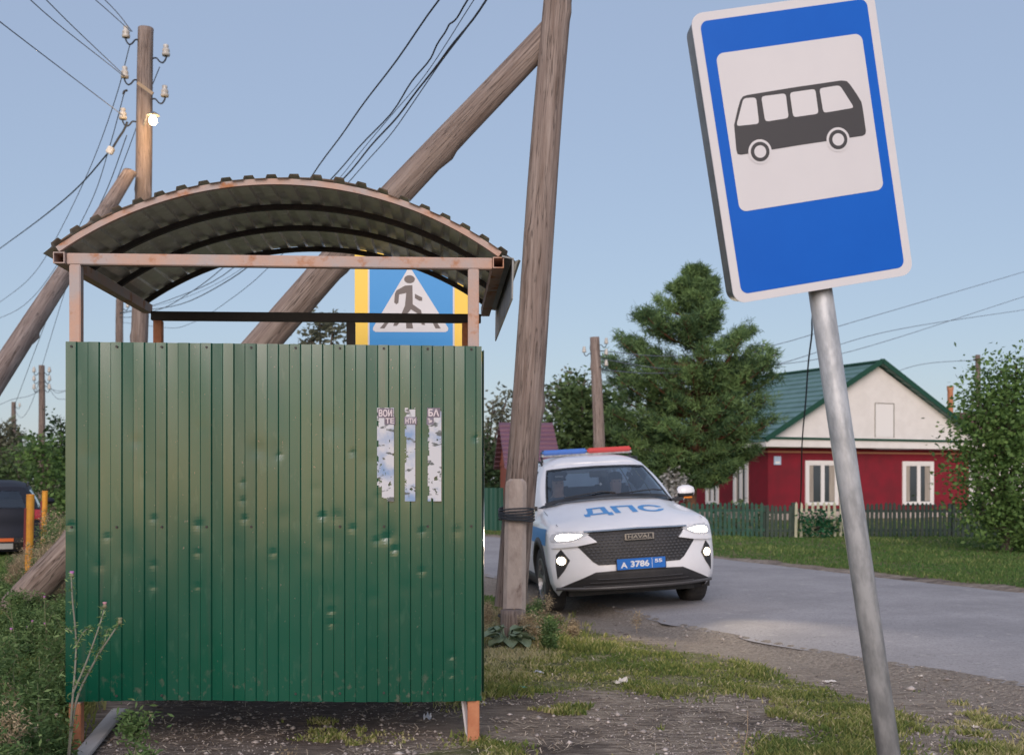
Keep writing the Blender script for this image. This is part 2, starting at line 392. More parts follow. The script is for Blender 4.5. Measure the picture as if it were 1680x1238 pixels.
def axis(lo, hi, step, dlo, dhi, g=1.13):
    a = [lo]
    while a[-1] < hi: a.append(a[-1]+step)
    s = step
    while a[-1] < dhi: s *= g; a.append(a[-1]+s)
    s = step
    while a[0] > dlo: s *= g; a.insert(0, a[0]-s)
    return np.array(a)
gx = axis(-5, 8.5, .07, -450, 450); gy = axis(4.2, 20, .07, -20, 700)
GX, GY = np.meshgrid(gx, gy, indexing='ij'); GZ = gheight(GX, GY)
nx, ny = GX.shape
ii = (np.arange(nx-1)[:, None]*ny+np.arange(ny-1)[None, :]).ravel()
gf = np.stack([ii, ii+ny, ii+ny+1, ii+1], 1)
gm, t, b, N, L = nodes_mat('earth_and_turf')
def nn(sc_, det=6, vec=None, rough=.65, kind='ShaderNodeTexNoise'):
    n = N.new(kind); n.inputs['Scale'].default_value = sc_
    if kind == 'ShaderNodeTexNoise': n.inputs['Detail'].default_value = det; n.inputs['Roughness'].default_value = rough
    L.new(vec or tc.outputs['Object'], n.inputs['Vector']); return n
tc = N.new('ShaderNodeTexCoord')
def mixc(a, b_, f):
    mx = N.new('ShaderNodeMix'); mx.data_type = 'RGBA'
    for s, v in ((6, a), (7, b_)):
        if isinstance(v, tuple): mx.inputs[s].default_value = (*v, 1)
        else: L.new(v, mx.inputs[s])
    L.new(f, mx.inputs[0]); return mx.outputs[2]
def mr(o, a, b_):
    r = N.new('ShaderNodeMapRange'); r.inputs[1].default_value = a; r.inputs[2].default_value = b_; L.new(o, r.inputs[0]); return r.outputs[0]
mpn = N.new('ShaderNodeMapping'); mpn.inputs['Scale'].default_value = (.35, 1.6, 1); L.new(tc.outputs['Object'], mpn.inputs[0])
soil = mixc((.18, .14, .112), (.60, .50, .41), mr(nn(16, 8, mpn.outputs[0]).outputs[0], .38, .66))
soil = mixc(soil, (.10, .078, .07), mr(nn(1.3, 5).outputs[0], .5, .66)); soil = mixc(soil, (.34, .27, .22), mr(nn(.7, 6).outputs[0], .52, .66))
soil = mixc(soil, (.45, .38, .33), mr(nn(60, 3).outputs[0], .66, .74))
at = N.new('ShaderNodeAttribute'); at.attribute_name = 'mask'
sep = N.new('ShaderNodeSeparateColor'); L.new(at.outputs['Color'], sep.inputs[0])
soil = mixc(soil, mixc((.24, .205, .175), (.46, .395, .335), mr(nn(34, 8).outputs[0], .36, .64)), sep.outputs[1])
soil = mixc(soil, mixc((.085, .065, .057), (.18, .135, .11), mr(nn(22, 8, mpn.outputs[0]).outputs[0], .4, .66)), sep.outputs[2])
turf = mixc((.11, .12, .045), (.24, .24, .095), mr(nn(9, 8).outputs[0], .38, .62))
turf = mixc(turf, (.25, .19, .115), mr(nn(2.2, 5).outputs[0], .54, .7))
L.new(mixc(soil, turf, sep.outputs[0]), b.inputs['Base Color'])
b.inputs['Roughness'].default_value = .95; b.inputs['Specular IOR Level'].default_value = .15
bp = N.new('ShaderNodeBump'); bp.inputs['Strength'].default_value = 1; bp.inputs['Distance'].default_value = .05
L.new(nn(38, 9).outputs[0], bp.inputs['Height']); L.new(bp.outputs[0], b.inputs['Normal'])
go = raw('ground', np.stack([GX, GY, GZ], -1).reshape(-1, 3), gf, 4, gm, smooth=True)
tag(go, kind='structure')
ms = np.zeros((nx*ny, 4), np.float32); ms[:, 3] = 1
ms[:, 0] = np.clip(grass_mask(GX, GY)*.9, 0, 1).ravel()
dn_ = edge_dist(GX, GY, NEAR_EDGE); ms[:, 1] = np.clip(1.15-dn_/1.3+.6*(fbm(GX*1.5, GY*1.5, 77)-.5), 0, 1).ravel()
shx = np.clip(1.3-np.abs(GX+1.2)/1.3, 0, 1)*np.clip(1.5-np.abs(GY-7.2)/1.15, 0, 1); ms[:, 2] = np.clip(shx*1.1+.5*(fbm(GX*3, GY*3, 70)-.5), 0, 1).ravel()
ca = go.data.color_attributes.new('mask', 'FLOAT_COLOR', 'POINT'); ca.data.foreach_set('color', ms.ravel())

# road sheet, edges ragged
def lerp_line(line, n):
    pts = catmull(line, 6); dd = [0]
    for a_, c_ in zip(pts[:-1], pts[1:]): dd.append(dd[-1]+np.linalg.norm(c_-a_))
    tt = np.linspace(0, dd[-1], n); P_ = np.array(pts); return np.stack([np.interp(tt, dd, P_[:, 0]), np.interp(tt, dd, P_[:, 1])], 1), tt
rm, t, b, N, L = nodes_mat('worn_asphalt'); tc = N.new('ShaderNodeTexCoord')
c1 = mixc((.325, .305, .305), (.405, .38, .38), mr(nn(1.1, 6).outputs[0], .35, .65))
c1 = mixc(c1, (.24, .225, .22), mr(nn(38, 6).outputs[0], .52, .66)); c1 = mixc(c1, (.50, .47, .46), mr(nn(90, 3).outputs[0], .58, .72)); c1 = mixc(c1, (.14, .135, .14), mr(nn(130, 2).outputs[0], .60, .74))
c1 = mixc(c1, (.27, .255, .255), mr(nn(.5, 7).outputs[0], .50, .72)); c1 = mixc(c1, (.50, .46, .43), mr(nn(7, 9).outputs[0], .60, .74))
L.new(c1, b.inputs['Base Color']); b.inputs['Roughness'].default_value = .9; b.inputs['Specular IOR Level'].default_value = .15
bp = N.new('ShaderNodeBump'); bp.inputs['Strength'].default_value = .35; bp.inputs['Distance'].default_value = .01
L.new(nn(120, 3).outputs[0], bp.inputs['Height']); L.new(bp.outputs[0], b.inputs['Normal'])
n_ = 900
a1, t1 = lerp_line(NEAR_EDGE, n_); a2, _ = lerp_line(FAR_EDGE, n_)
rag = .09*(fbm(t1*3, t1*0+1.5, 4, 4)-.5)*2; rag2 = .09*(fbm(t1*3, t1*0+7.5, 6, 4)-.5)*2
dirv = (a2-a1)/np.linalg.norm(a2-a1, axis=1)[:, None]
a1 = a1+dirv*(rag-.06)[:, None]; a2 = a2+dirv*(rag2+.03)[:, None]
kk = 12; rows = []
for k in range(kk+1):
    q = a1+(a2-a1)*(k/kk); z = .012+.03*math.sin(math.pi*k/kk)-(.03 if k in (0, kk) else 0)
    rows.append(np.concatenate([q, np.full((n_, 1), z)], 1))
rv = np.stack(rows, 1).reshape(-1, 3); ii = (np.arange(n_-1)[:, None]*(kk+1)+np.arange(kk)[None, :]).ravel()
tag(raw('road', rv, np.stack([ii, ii+1, ii+kk+2, ii+kk+1], 1), 4, rm, smooth=True), kind='structure')

# ------------------------------------------------------------ grass, stones
def gh(x, y): return float(gheight(np.array([x]), np.array([y]))[0])
def scatter(n, dlo, dhi, pxlo=-60, pxhi=1740, near=True, power=1.0):
    """random ground points, evenly over the seen ground between two distances"""
    u = rng.uniform(0, 1, n)
    D = 1/(1/dhi+(1/dlo-1/dhi)*u**power)
    X = (rng.uniform(pxlo, pxhi, n)-CX)/F*D
    return X, D
def blades(X, Y, hgt, wid, lean, tone, base=None):
    n = len(X); Z = gheight(X, Y)-.004 if base is None else base
    a = rng.uniform(0, 6.283, n); dx, dy = np.cos(a), np.sin(a); la = rng.uniform(0, 6.283, n); l = lean*hgt
    p0 = np.stack([X-dx*wid, Y-dy*wid, Z], 1); p1 = np.stack([X+dx*wid, Y+dy*wid, Z], 1)
    m0 = np.stack([X-dx*wid*.7+np.cos(la)*l*.35, Y-dy*wid*.7+np.sin(la)*l*.35, Z+hgt*.6], 1); m1 = m0+np.stack([dx, dy, dx*0], 1)*(1.4*wid)[:, None]
    tp = np.stack([X+np.cos(la)*l, Y+np.sin(la)*l, Z+hgt], 1)
    co = np.stack([p0, p1, m1, m0, tp], 1).reshape(-1, 3); k = np.arange(n)[:, None]*5
    # two tris + quad as tris
    fs = np.concatenate([k+[0, 1, 2], k+[0, 2, 3], k+[3, 2, 4]], 1).reshape(-1, 3)
    return co, fs, np.repeat(tone, 3)
M_grass = leaf_mat('grass_blades', (.065, .10, .026), (.36, .31, .18), .7, .4, (.55, (.27, .285, .085)), 1.6)
def grass_obj(name, sets, label):
    cos, fss, ts = [], [], []; o = 0
    for co, fs, tn in sets: cos.append(co); fss.append(fs+o); ts.append(tn); o += len(co)
    ob = raw(name, np.concatenate(cos), np.concatenate(fss), 3, M_grass, tone=np.concatenate(ts)); return tag(ob, label, 'grass', kind='stuff')
sets = []
X, Y = scatter(330000, 4.9, 13.5, power=.8); g = grass_mask(X+rng.normal(0, .05, 330000), Y+rng.normal(0, .12, 330000))
g = np.maximum(g, (fbm(X*2.4, Y*2.4, 140, 4) > .66)*(edge_dist(X, Y, NEAR_EDGE) > .5)*(~inpoly(X, Y, ROADPOLY))*.8)
cl = fbm(X*3.2, Y*3.2, 14, 3); keep = (g > .5) & (rng.uniform(0, 1, len(X)) < np.clip((cl-.30)*4, .12, 1)); keep &= ~((X > -2.3) & (X < -.15) & (Y < 6.0))
keep &= ~((X < -1.8) & (Y < 4.6))
X, Y, cl = X[keep], Y[keep], cl[keep]; n = len(X); dry = fbm(X*1.3+5, Y*1.3, 15, 3)
h_ = (.016+.05*np.clip(cl-.3, 0, .5))*rng.uniform(.5, 1.5, n); h_ = np.where(X < -2.2, h_*2.6, h_); h_ = np.where((X < .9) & (Y > 9.6) & (X > -2), h_*2.0, h_)
tone = np.clip(.44+.24*rng.normal(0, 1, n)+1.5*(dry-.5)+.25*(X < .4)*(X > -.5)*(Y > 9), 0, 1); tone = np.where(X < -2, tone*.7, tone)
sets.append(blades(X, Y, h_, rng.uniform(.0025, .006, n)*(1+Y/14), rng.uniform(.2, 1.1, n), tone))
grass_obj('grass', sets, 'short patchy green and straw grass on the verge around the shelter and poles')
sets = []
X, Y = scatter(150000, 13, 36); g = grass_mask(X, Y); X, Y = X[g > .5], Y[g > .5]; n = len(X); cl = fbm(X*.8, Y*.8, 19, 3)
sets.append(blades(X, Y, (.03+.10*np.clip(cl-.35, 0, 1))*rng.uniform(.6, 1.4, n), rng.uniform(.008, .016, n)*(Y/20), rng.uniform(.2, .9, n), np.clip(.36+.17*rng.normal(0, 1, n)+.9*(cl-.5), 0, 1)))
M_grass = leaf_mat('lawn_blades', (.050, .110, .028), (.30, .31, .12), .7, .4, (.5, (.13, .20, .055)), 1.6)
grass_obj('lawn_grass', sets, 'green mown lawn on the far side of the road in front of the picket fences')
# stones and straw on the bare soil
M_stone = leaf_mat('pebbles', (.09, .075, .068), (.42, .37, .34), .9, 0)
X, Y = scatter(34000, 4.9, 15); g = grass_mask(X, Y); k = (g < .5) & ~inpoly(X, Y, ROADPOLY) & (X > -2.3); k &= fbm(X*2, Y*2, 55) > .42
X, Y = X[k], Y[k]; n = len(X); r = rng.gamma(1.3, .0028, n)+.0015; r = np.where(rng.uniform(0, 1, n) < .012, r+rng.uniform(.008, .02, n), r)
base = np.array([(0, 0, 1), (1, 0, 0), (0, 1, 0), (-1, 0, 0), (0, -1, 0), (0, 0, -1)], float)
off = base[None]*(rng.uniform(.55, 1.4, (n, 6, 3)))*r[:, None, None]; off[:, :, 2] *= .6
co = (off+np.stack([X, Y, gheight(X, Y)+r*.15], 1)[:, None, :]).reshape(-1, 3)
tri = np.array([(0, 1, 2), (0, 2, 3), (0, 3, 4), (0, 4, 1), (5, 2, 1), (5, 3, 2), (5, 4, 3), (5, 1, 4)])
fs = (np.arange(n)[:, None, None]*6+tri[None]).reshape(-1, 3)
tag(raw('gravel', co, fs, 3, M_stone, tone=np.repeat(np.clip(rng.normal(.4, .25, n), 0, 1), 8)), 'small pebbles and grit scattered over the bare brown soil', 'gravel', kind='stuff')
X, Y = scatter(16000, 4.9, 12); k = ~inpoly(X, Y, ROADPOLY) & (X > -2.4) & (fbm(X*1.6, Y*1.6, 44) > .40); X, Y = X[k], Y[k]; n = len(X)
Z = gheight(X, Y)+.006; a = rng.uniform(0, 6.28, n); l = rng.uniform(.015, .07, n); wv = rng.uniform(.0012, .003, n)
p = np.stack([X, Y, Z], 1); dv = np.stack([np.cos(a), np.sin(a), rng.uniform(-.05, .25, n)], 1)*l[:, None]; sv = np.stack([-np.sin(a), np.cos(a), a*0], 1)*wv[:, None]
co = np.stack([p-sv, p+sv, p+dv+sv, p+dv-sv], 1).reshape(-1, 3)
tag(raw('straw_litter', co, np.arange(n*4), 4, leaf_mat('straw', (.13, .09, .06), (.55, .46, .36), .9, 0), tone=np.clip(rng.normal(.45, .25, n), 0, 1)), 'dry straw and twigs strewn on the trampled soil', 'straw', kind='stuff')
# ------------------------------------------------------------ bus shelter
def green_mat():
    m, t, b, N, L = nodes_mat('green_coated_sheet')
    tc = N.new('ShaderNodeTexCoord')
    def nz(s, v, d=5):
        mp = N.new('ShaderNodeMapping'); mp.inputs['Scale'].default_value = v; L.new(tc.outputs['Object'], mp.inputs[0])
        n = N.new('ShaderNodeTexNoise'); n.inputs['Scale'].default_value = s; n.inputs['Detail'].default_value = d; L.new(mp.outputs[0], n.inputs[0]); return n
    def rg(n, a, c): r = N.new('ShaderNodeMapRange'); r.inputs[1].default_value = a; r.inputs[2].default_value = c; L.new(n.outputs[0], r.inputs[0]); return r
    def mx(a, c, f, k=6):
        x = N.new('ShaderNodeMix'); x.data_type = 'RGBA'
        if isinstance(a, tuple): x.inputs[6].default_value = (*a, 1)
        else: L.new(a, x.inputs[6])
        x.inputs[7].default_value = (*c, 1); L.new(f.outputs[0], x.inputs[0]); return x.outputs[2]
    c = mx((.003, .062, .036), (.005, .080, .047), rg(nz(1.4, (1, 1, .35)), .35, .65))
    c = mx(c, (.035, .11, .07), rg(nz(22, (1, 1, .3), 8), .60, .86))
    c = mx(c, (.13, .14, .11), rg(nz(60, (1, 1, .6), 3), .70, .80))
    # mud splashed up the lowest hand's breadth, and thin vertical rain streaks
    sx = N.new('ShaderNodeSeparateXYZ'); L.new(tc.outputs['Object'], sx.inputs[0]); zr = N.new('ShaderNodeMapRange'); zr.inputs[1].default_value = .46; zr.inputs[2].default_value = .24; L.new(sx.outputs[2], zr.inputs[0])
    mm = N.new('ShaderNodeMath'); mm.operation = 'MULTIPLY'; L.new(zr.outputs[0], mm.inputs[0]); L.new(rg(nz(30, (1, 1, .8), 8), .58, .80).outputs[0], mm.inputs[1])
    c = mx(c, (.16, .14, .11), mm, 0)
    c = mx(c, (.02, .07, .045), rg(nz(18, (1, 1, .04), 3), .60, .75))
    L.new(c, b.inputs['Base Color'])
    b.inputs['Roughness'].default_value = .34; b.inputs['IOR'].default_value = 1.6; b.inputs['Specular IOR Level'].default_value = .58
    r = N.new('ShaderNodeMapRange'); r.inputs[3].default_value = .12; r.inputs[4].default_value = .22; L.new(nz(5, (1, 1, .5)).outputs[0], r.inputs[0]); L.new(r.outputs[0], b.inputs['Roughness'])
    return m
M_green = green_mat()
M_under = mat('roof_underside_grey', (.74, .72, .65), .45, .65, c2=(.60, .58, .52), scale=5, c3=(.80, .78, .72), c3scale=14)
SH_ROT = R(3.5)
sh = thing('bus_shelter', 'green ribbed metal bus shelter with an arched roof and a torn poster on its wall', 'bus shelter', (-2.312, 6.01, 0), (0, 0, SH_ROT))
PW, PD = 2.155, 1.81
def profile(width, pitch=.115, dep=.010, sl=.006):
    """(s, offset) of a trapezoid profiled sheet"""
    out = []; s = 0; up = True
    fl = pitch/2-sl
    while s < width:
        o = dep if up else 0
        out += [(min(s+fl*q, width), o) for q in (0, .25, .5, .75, 1)]; s += fl+sl; up = not up
    return out
DENTS = []
for px, py, a in ((455, 745, 1), (525, 845, 1.6), (575, 740, .8), (395, 790, .8), (395, 820, .8), (398, 850, 1.0), (250, 850, 1.0), (322, 860, .8), (322, 905, .8), (322, 960, .8), (250, 960, .9), (540, 1000, 1.2),
                  (540, 1022, 1.0), (630, 880, 1.5), (645, 900, 1.6), (740, 1075, 1.6), (740, 1105, 1.2), (168, 990, .8), (118, 862, 1.4), (780, 715, 1), (690, 935, .9), (250, 925, .8), (575, 865, .8), (690, 870, .9), (175, 880, .8), (615, 885, 1), (445, 905, .8)):
    DENTS.append(((px-109)/681*PW, H-(py-CY)/313.0, a*.0016, .017))
for _ in range(60): DENTS.append((rng.uniform(0, PW), rng.uniform(.3, 1.7), rng.uniform(.0003, .0010), rng.uniform(.02, .06)))
def wall_sheet(name, width, z0, z1, to3d, parent, dents=False, m=M_green):
    pr = profile(width); tl_ = np.repeat(rng.normal(0, .0014, len(pr)//5+1), 5)[:len(pr)]*((np.arange(len(pr)) % 5)/2-1); nz_ = int((z1-z0)/.016); rows = []
    for k in range(nz_+1):
        z = z0+(z1-z0)*k/nz_; row = []
        for (s, o), tq in zip(pr, tl_):
            dd = tq+.0018*math.sin(s*7+z*1.3)+.0012*math.sin(s*23+z*4.1)*math.sin(z*2.2)
            if dents:
                for ds, dz, da, dr in DENTS:
                    q = ((s-ds)/dr)**2+((z-dz)/dr)**2
                    if q < 5: dd -= da*math.exp(-q)
            row.append(to3d(s, o+dd, z))
        rows.append(row)
    return MB().grid(rows).build(name, m, parent, world=False, fix=False)
wall_sheet('wall_panel', PW, .240, 2.11, lambda s, o, z: (s, -.004-o, z+(.009*math.sin(s*2.4+.5) if z < .26 else 0)-.004*s), sh, True)
wall_sheet('side_panel', 1.74, .25, 2.09, lambda s, o, z: (-.004-o, .05+s, z), sh)
wall_sheet('side_panel', 1.74, .25, 2.09, lambda s, o, z: (PW+.004+o, .05+s, z), sh)
for s in np.arange(.03, PW, .23):
    for z in (2.085, .275, 1.15):
        if z < 2 and rng.uniform() < .35: continue
        MB().tube([(s, -.012, z), (s, -.021, z)], .0065, 7).build('screw', M_dark, sh, world=False)
for x, y, z1, m in ((.041, .032, 2.512, M_rust), (2.112, .032, 2.512, M_rust), (.045, PD-.04, 2.46, M_rustlt), (2.112, PD-.04, 2.46, M_rustlt), (1.33, PD-.04, 2.46, M_dark)):
    MB().bbox((x-.029, y-.029, -.1), (x+.029, y+.029, z1)).build('post', m, sh, world=False, bevel=.004)
# lower ends of the camera-side posts carry fresh orange primer sleeves
MB().bbox((.041-.031, .001, -.1), (.041+.031, .063, .236)).build('post_foot', M_rustlt, sh, world=False, bevel=.004)
MB().bbox((2.112-.031, .001, -.1), (2.112+.031, .063, .236)).build('post_foot', M_rustlt, sh, world=False, bevel=.004)
MB().bar((2.055, .05, .26), (2.085, .1, .02), .012, .03).build('loose_strip', M_white, sh, world=False)
MB().bbox((-.002, .004, 2.513), (2.212, .06, 2.572)).build('front_beam', M_rust, sh, world=False, bevel=.004)
MB().bbox((-.002, PD-.06, 2.463), (2.212, PD-.005, 2.522)).build('rear_beam', M_dark, sh, world=False, bevel=.003)
def sq_tube(x, z, y0, y1, m):
    mb = MB(); o, i = .029, .024
    def ring(r, y): return [(x-r, y, z-r), (x+r, y, z-r), (x+r, y, z+r), (x-r, y, z+r)]
    mb.add(ring(o, y0)+ring(o, y1)+ring(i, y0)+ring(i, y0+.25), [(0, 1, 5, 4), (1, 2, 6, 5), (2, 3, 7, 6), (3, 0, 4, 7), (0, 8, 9, 1), (1, 9, 10, 2), (2, 10, 11, 3), (3, 11, 8, 0),
            (8, 12, 13, 9), (9, 13, 14, 10), (10, 14, 15, 11), (11, 15, 12, 8), (12, 15, 14, 13), (4, 5, 6, 7)])
    return mb.build('side_rail', m, sh, world=False)
sq_tube(-.033, 2.543, -.02, PD, M_rust); sq_tube(2.243, 2.543, -.02, PD, M_rust)
CH0, CH1, RISE, SPR = -.033, 2.243, .365, 2.575
c2_ = (CH1-CH0)/2; AR = (c2_**2+RISE**2)/(2*RISE); AMID = (CH0+CH1)/2; AZ = SPR+RISE-AR; HA = math.asin(c2_/AR)
def arch(y, m, wdt=.03, ht=.03):
    mb = MB(); rows = []; n = 48
    for k in range(n+1):
        a = -HA+2*HA*k/n; row = []
        for dr, dy in ((0, -wdt/2), (ht, -wdt/2), (ht, wdt/2), (0, wdt/2), (0, -wdt/2)):
            row.append((AMID+(AR+dr)*math.sin(a), y+dy, AZ+(AR+dr)*math.cos(a)))
        rows.append(row)
    return mb.grid(rows).build('roof_arch', m, sh, world=False)
arch(.0, M_rust); arch(.56, M_dark); arch(1.12, M_dark); arch(PD-.03, M_dark)
rows = []; a0, a1_ = -HA-.035, HA+.055; Ls = (a1_-a0)*AR; pr = []; s = 0; up = False
while s < Ls:
    wd_ = .044 if up else .055; o = .018 if up else 0; pr += [(s, o), (min(s+wd_, Ls), o)]; s += wd_+.008; up = not up
ys = np.linspace(-.035, PD+.05, 40)
for y in ys:
    row = []
    for s, o in pr:
        a = a0+s/AR; rr = AR+.033+o+.003*math.sin(y*6+s*9)+(.006*math.sin(s*5) if y < 0 else 0); row.append((AMID+rr*math.sin(a), y, AZ+rr*math.cos(a)))
    rows.append(row)
rs = MB().grid(rows).build('roof_sheet', M_under, sh, world=False, fix=False)
sm = rs.modifiers.new('thickness', 'SOLIDIFY'); sm.thickness = .0012; sm.offset = 1; rs.data.materials.append(M_dark); sm.material_offset_rim = 1
hang = MB(); hang.prism([(2.262, 2.58), (2.325, 2.565), (2.32, 2.35), (2.312, 2.35), (2.315, 2.56), (2.262, 2.57)], -.03, PD+.04); hang.build('eave_flashing', M_signside, sh, world=False)
M_band = mat('poster_band', (.16, .13, .16), .8, c2=(.22, .2, .25), scale=20)
# torn poster: three strips left on the outer flats of the sheet
M_plet = mat('poster_letter', (.66, .58, .60), .8)
def poster_mat():
    m, t, b, N, L = nodes_mat('faded_poster_paper'); tc = N.new('ShaderNodeTexCoord')
    def nz(s, d, v=(1, 1, 1)):
        mp = N.new('ShaderNodeMapping'); mp.inputs['Scale'].default_value = v; L.new(tc.outputs['Object'], mp.inputs[0])
        n = N.new('ShaderNodeTexNoise'); n.inputs['Scale'].default_value = s; n.inputs['Detail'].default_value = d; L.new(mp.outputs[0], n.inputs[0]); return n.outputs[0]
    def rg(o, a, c): r = N.new('ShaderNodeMapRange'); r.inputs[1].default_value = a; r.inputs[2].default_value = c; L.new(o, r.inputs[0]); return r.outputs[0]
    def mx(a, c, f):
        x = N.new('ShaderNodeMix'); x.data_type = 'RGBA'
        if isinstance(a, tuple): x.inputs[6].default_value = (*a, 1)
        else: L.new(a, x.inputs[6])
        x.inputs[7].default_value = (*c, 1); L.new(f, x.inputs[0]); return x.outputs[2]
    c = mx((.57, .57, .60), (.24, .34, .52), rg(nz(6, 5), .48, .62)); c = mx(c, (.13, .14, .14), rg(nz(16, 6, (1, 1, 2.2)), .58, .63)); c = mx(c, (.44, .36, .33), rg(nz(5, 4), .60, .72))
    L.new(c, b.inputs['Base Color']); b.inputs['Roughness'].default_value = .8; return m
def pos_px(px, py): return ((px-109)/681*PW, H-(py-CY)/313.0)
pos = MB(); rr_ = np.random.default_rng(3); M_poster = poster_mat()
cell = .0042
for i0, (xa, xb) in enumerate(((616, 645), (662, 680.5), (700, 723))):
    sa, zt = pos_px(xa, 668); sb, zb = pos_px(xb, 822)
    ns = int((sb-sa)/cell); nzz = int((zt-zb)/cell)
    S = sa+np.arange(ns)*cell; Z = zb+np.arange(nzz)*cell; SS, ZZ = np.meshgrid(S, Z, indexing='ij')
    e = np.minimum(SS-sa, sb-SS)/cell; tear = fbm(SS*45+i0*9, ZZ*38, 61, 4); low = np.clip((zb+.22-ZZ)/.22, 0, 1)
    hole = (tear < .24+.12*low) | ((tear < .46) & (e < 1.3)) | ((tear < .5) & (ZZ > zt-.012))
    if i0 == 0: hole |= (SS < sa+.022) & (ZZ < zb+.12) & (tear < .6)
    for i in range(ns):
        for j in range(nzz):
            if hole[i, j]: continue
            x, z = SS[i, j], ZZ[i, j]; pos.add([(x, -.0185, z), (x+cell, -.0185, z), (x+cell, -.0185, z+cell), (x, -.0185, z+cell)], [(0, 1, 2, 3)])
po = pos.build('torn_poster', M_poster, sh, world=False, fix=False); po['label'] = 'torn poster left in three vertical strips'
for s_, xa, xb, ya, yb in (('ВОИ', 619, 641, 683, 671), ('БА', 701, 719, 682, 670), ('ТЕ', 630, 644, 694, 685), ('НТИ', 663, 680, 694, 685), ('Ъ', 700, 708, 694, 685)):
    (x0, z0), (x1, z1) = pos_px(xa, ya), pos_px(xb, yb); MB().bbox((x0-.006, -.0196, z0-.006), (x1+.006, -.0192, z1+.006)).build('poster_band', M_band, sh, world=False)
for s_, xa, xb, ya, yb in (('ВОИ', 619, 641, 683, 671), ('БА', 701, 719, 682, 670), ('ТЕ', 630, 644, 694, 685), ('НТИ', 663, 680, 694, 685), ('Ъ', 700, 708, 694, 685)):
    (x0, z0), (x1, z1) = pos_px(xa, ya), pos_px(xb, yb); vs, fs = fit_text(s_, x0, x1, z0, z1, .03); MB().add([(v[0], -.0204, v[1]) for v in vs], fs).build('poster_lettering', M_plet, sh, world=False, fix=False)

# ------------------------------------------------------------ bus stop sign
bs = thing('bus_stop_sign', 'leaning blue bus stop sign with a black bus symbol on a galvanised post', 'road sign', (1.1613, 4.2976, 2.1037), (0.06019, -0.17833, 0.11428))
hq = homog([(72.9, 54.9), (794.4, -40.4), (947.5, 1068.7), (253, 1188)], [(-.35, 1.05), (.35, 1.05), (.35, 0), (-.35, 0)])
Q = lambda pts: [hq(*p) for p in pts]
TH = .125
mb = MB(); mb.prism(rrect(-.35, 0, .35, 1.05, .045, 8), 0, .006); mb.build('sign_face_plate', M_white, bs, world=False)
mb = MB(); o_ = rrect(-.346, .004, .346, 1.046, .045, 8); i_ = rrect(-.325, .03, .325, 1.02, .06, 8); n = len(o_)
mb.add([(x, .006, z) for x, z in o_]+[(x, .03, z) for x, z in o_]+[(x*.985, TH-.02, .525+(z-.525)*.985) for x, z in o_]+[(x, TH, z) for x, z in i_],
       [(k*n+i, k*n+(i+1) % n, (k+1)*n+(i+1) % n, (k+1)*n+i) for k in range(3) for i in range(n)]+[tuple(range(3*n, 4*n))])
mb.build('sign_casing', M_signside, bs, world=False)
mb = MB(); ngon(mb, rrect(-.319, .031, .319, 1.019, .028, 8), -.0008); mb.build('blue_field', M_blue, bs, world=False)
wp = Q([(178, 213), (750, 133), (832, 745), (268, 830)]); xs_ = [p[0] for p in wp]; zs_ = [p[1] for p in wp]
wx0, wx1 = (wp[0][0]+wp[3][0])/2, (wp[1][0]+wp[2][0])/2; wz1, wz0 = (wp[0][1]+wp[1][1])/2, (wp[2][1]+wp[3][1])/2
mb = MB(); ngon(mb, rrect(wx0, wz0, wx1, wz1, .028, 8), -.0016); mb.build('white_field', M_white, bs, world=False)
busb = [(248, 492), (262, 430), (272, 396), (282, 381), (300, 375), (480, 346), (668, 319), (690, 322), (704, 337), (728, 372), (747, 404), (752, 430), (764, 515), (762, 528), (752, 535), (500, 572), (275, 609), (262, 606), (257, 590)]
mb = MB(); ngon(mb, Q(busb), -.0024)
busp = mb.build('bus_symbol', M_black, bs, world=False)
mb = MB()
def rp(pts):      # soften corners of a small polygon
    out = []; n = len(pts)
    for i in range(n):
        p0, p1, p2 = map(np.array, (pts[i-1], pts[i], pts[(i+1) % n])); 
        d0 = (p0-p1)/np.linalg.norm(p0-p1); d2 = (p2-p1)/np.linalg.norm(p2-p1)
        a = p1+d0*13; c = p1+d2*13; out += [tuple((1-t)**2*a+2*t*(1-t)*p1+t*t*c) for t in (0, .33, .66, 1)]
    return out
for wq in ([(256, 497), (284, 388), (334, 385), (346, 488)], [(354, 381), (450, 369), (462, 466), (370, 480)], [(466, 366), (566, 352), (579, 449), (480, 463)], [(582, 350), (662, 338), (718, 426), (598, 446)]):
    ngon(mb, Q(rp(wq)), -.0032)
cr, cf = hq(350, 597), hq(655, 550); rr1 = .052
for c_, in ((cr,), (cf,)): ngon(mb, circ(c_[0], c_[1], .0445), -.0032)
mb.build('symbol_cutouts', M_white, bs, world=False)
for c_ in (cr, cf):
    mb = MB(); ngon(mb, circ(c_[0], c_[1], .0355), -.0040); mb.build('symbol_wheel', M_black, bs, world=False)
    mb = MB(); ngon(mb, circ(c_[0], c_[1], .0225), -.0048); mb.build('symbol_hub', M_white, bs, world=False)
mb = MB(); mb.tube([(0.012, .075, .92), (0.012, .075, -2.28)], .0445, 28); pp = mb.build('post', M_galv, bs, smooth=True, world=False)
for z in (.22, .82): MB().bbox((-.2, TH-.004, z-.02), (.2, TH+.012, z+.02)).build('clamp', M_galv, bs, world=False)

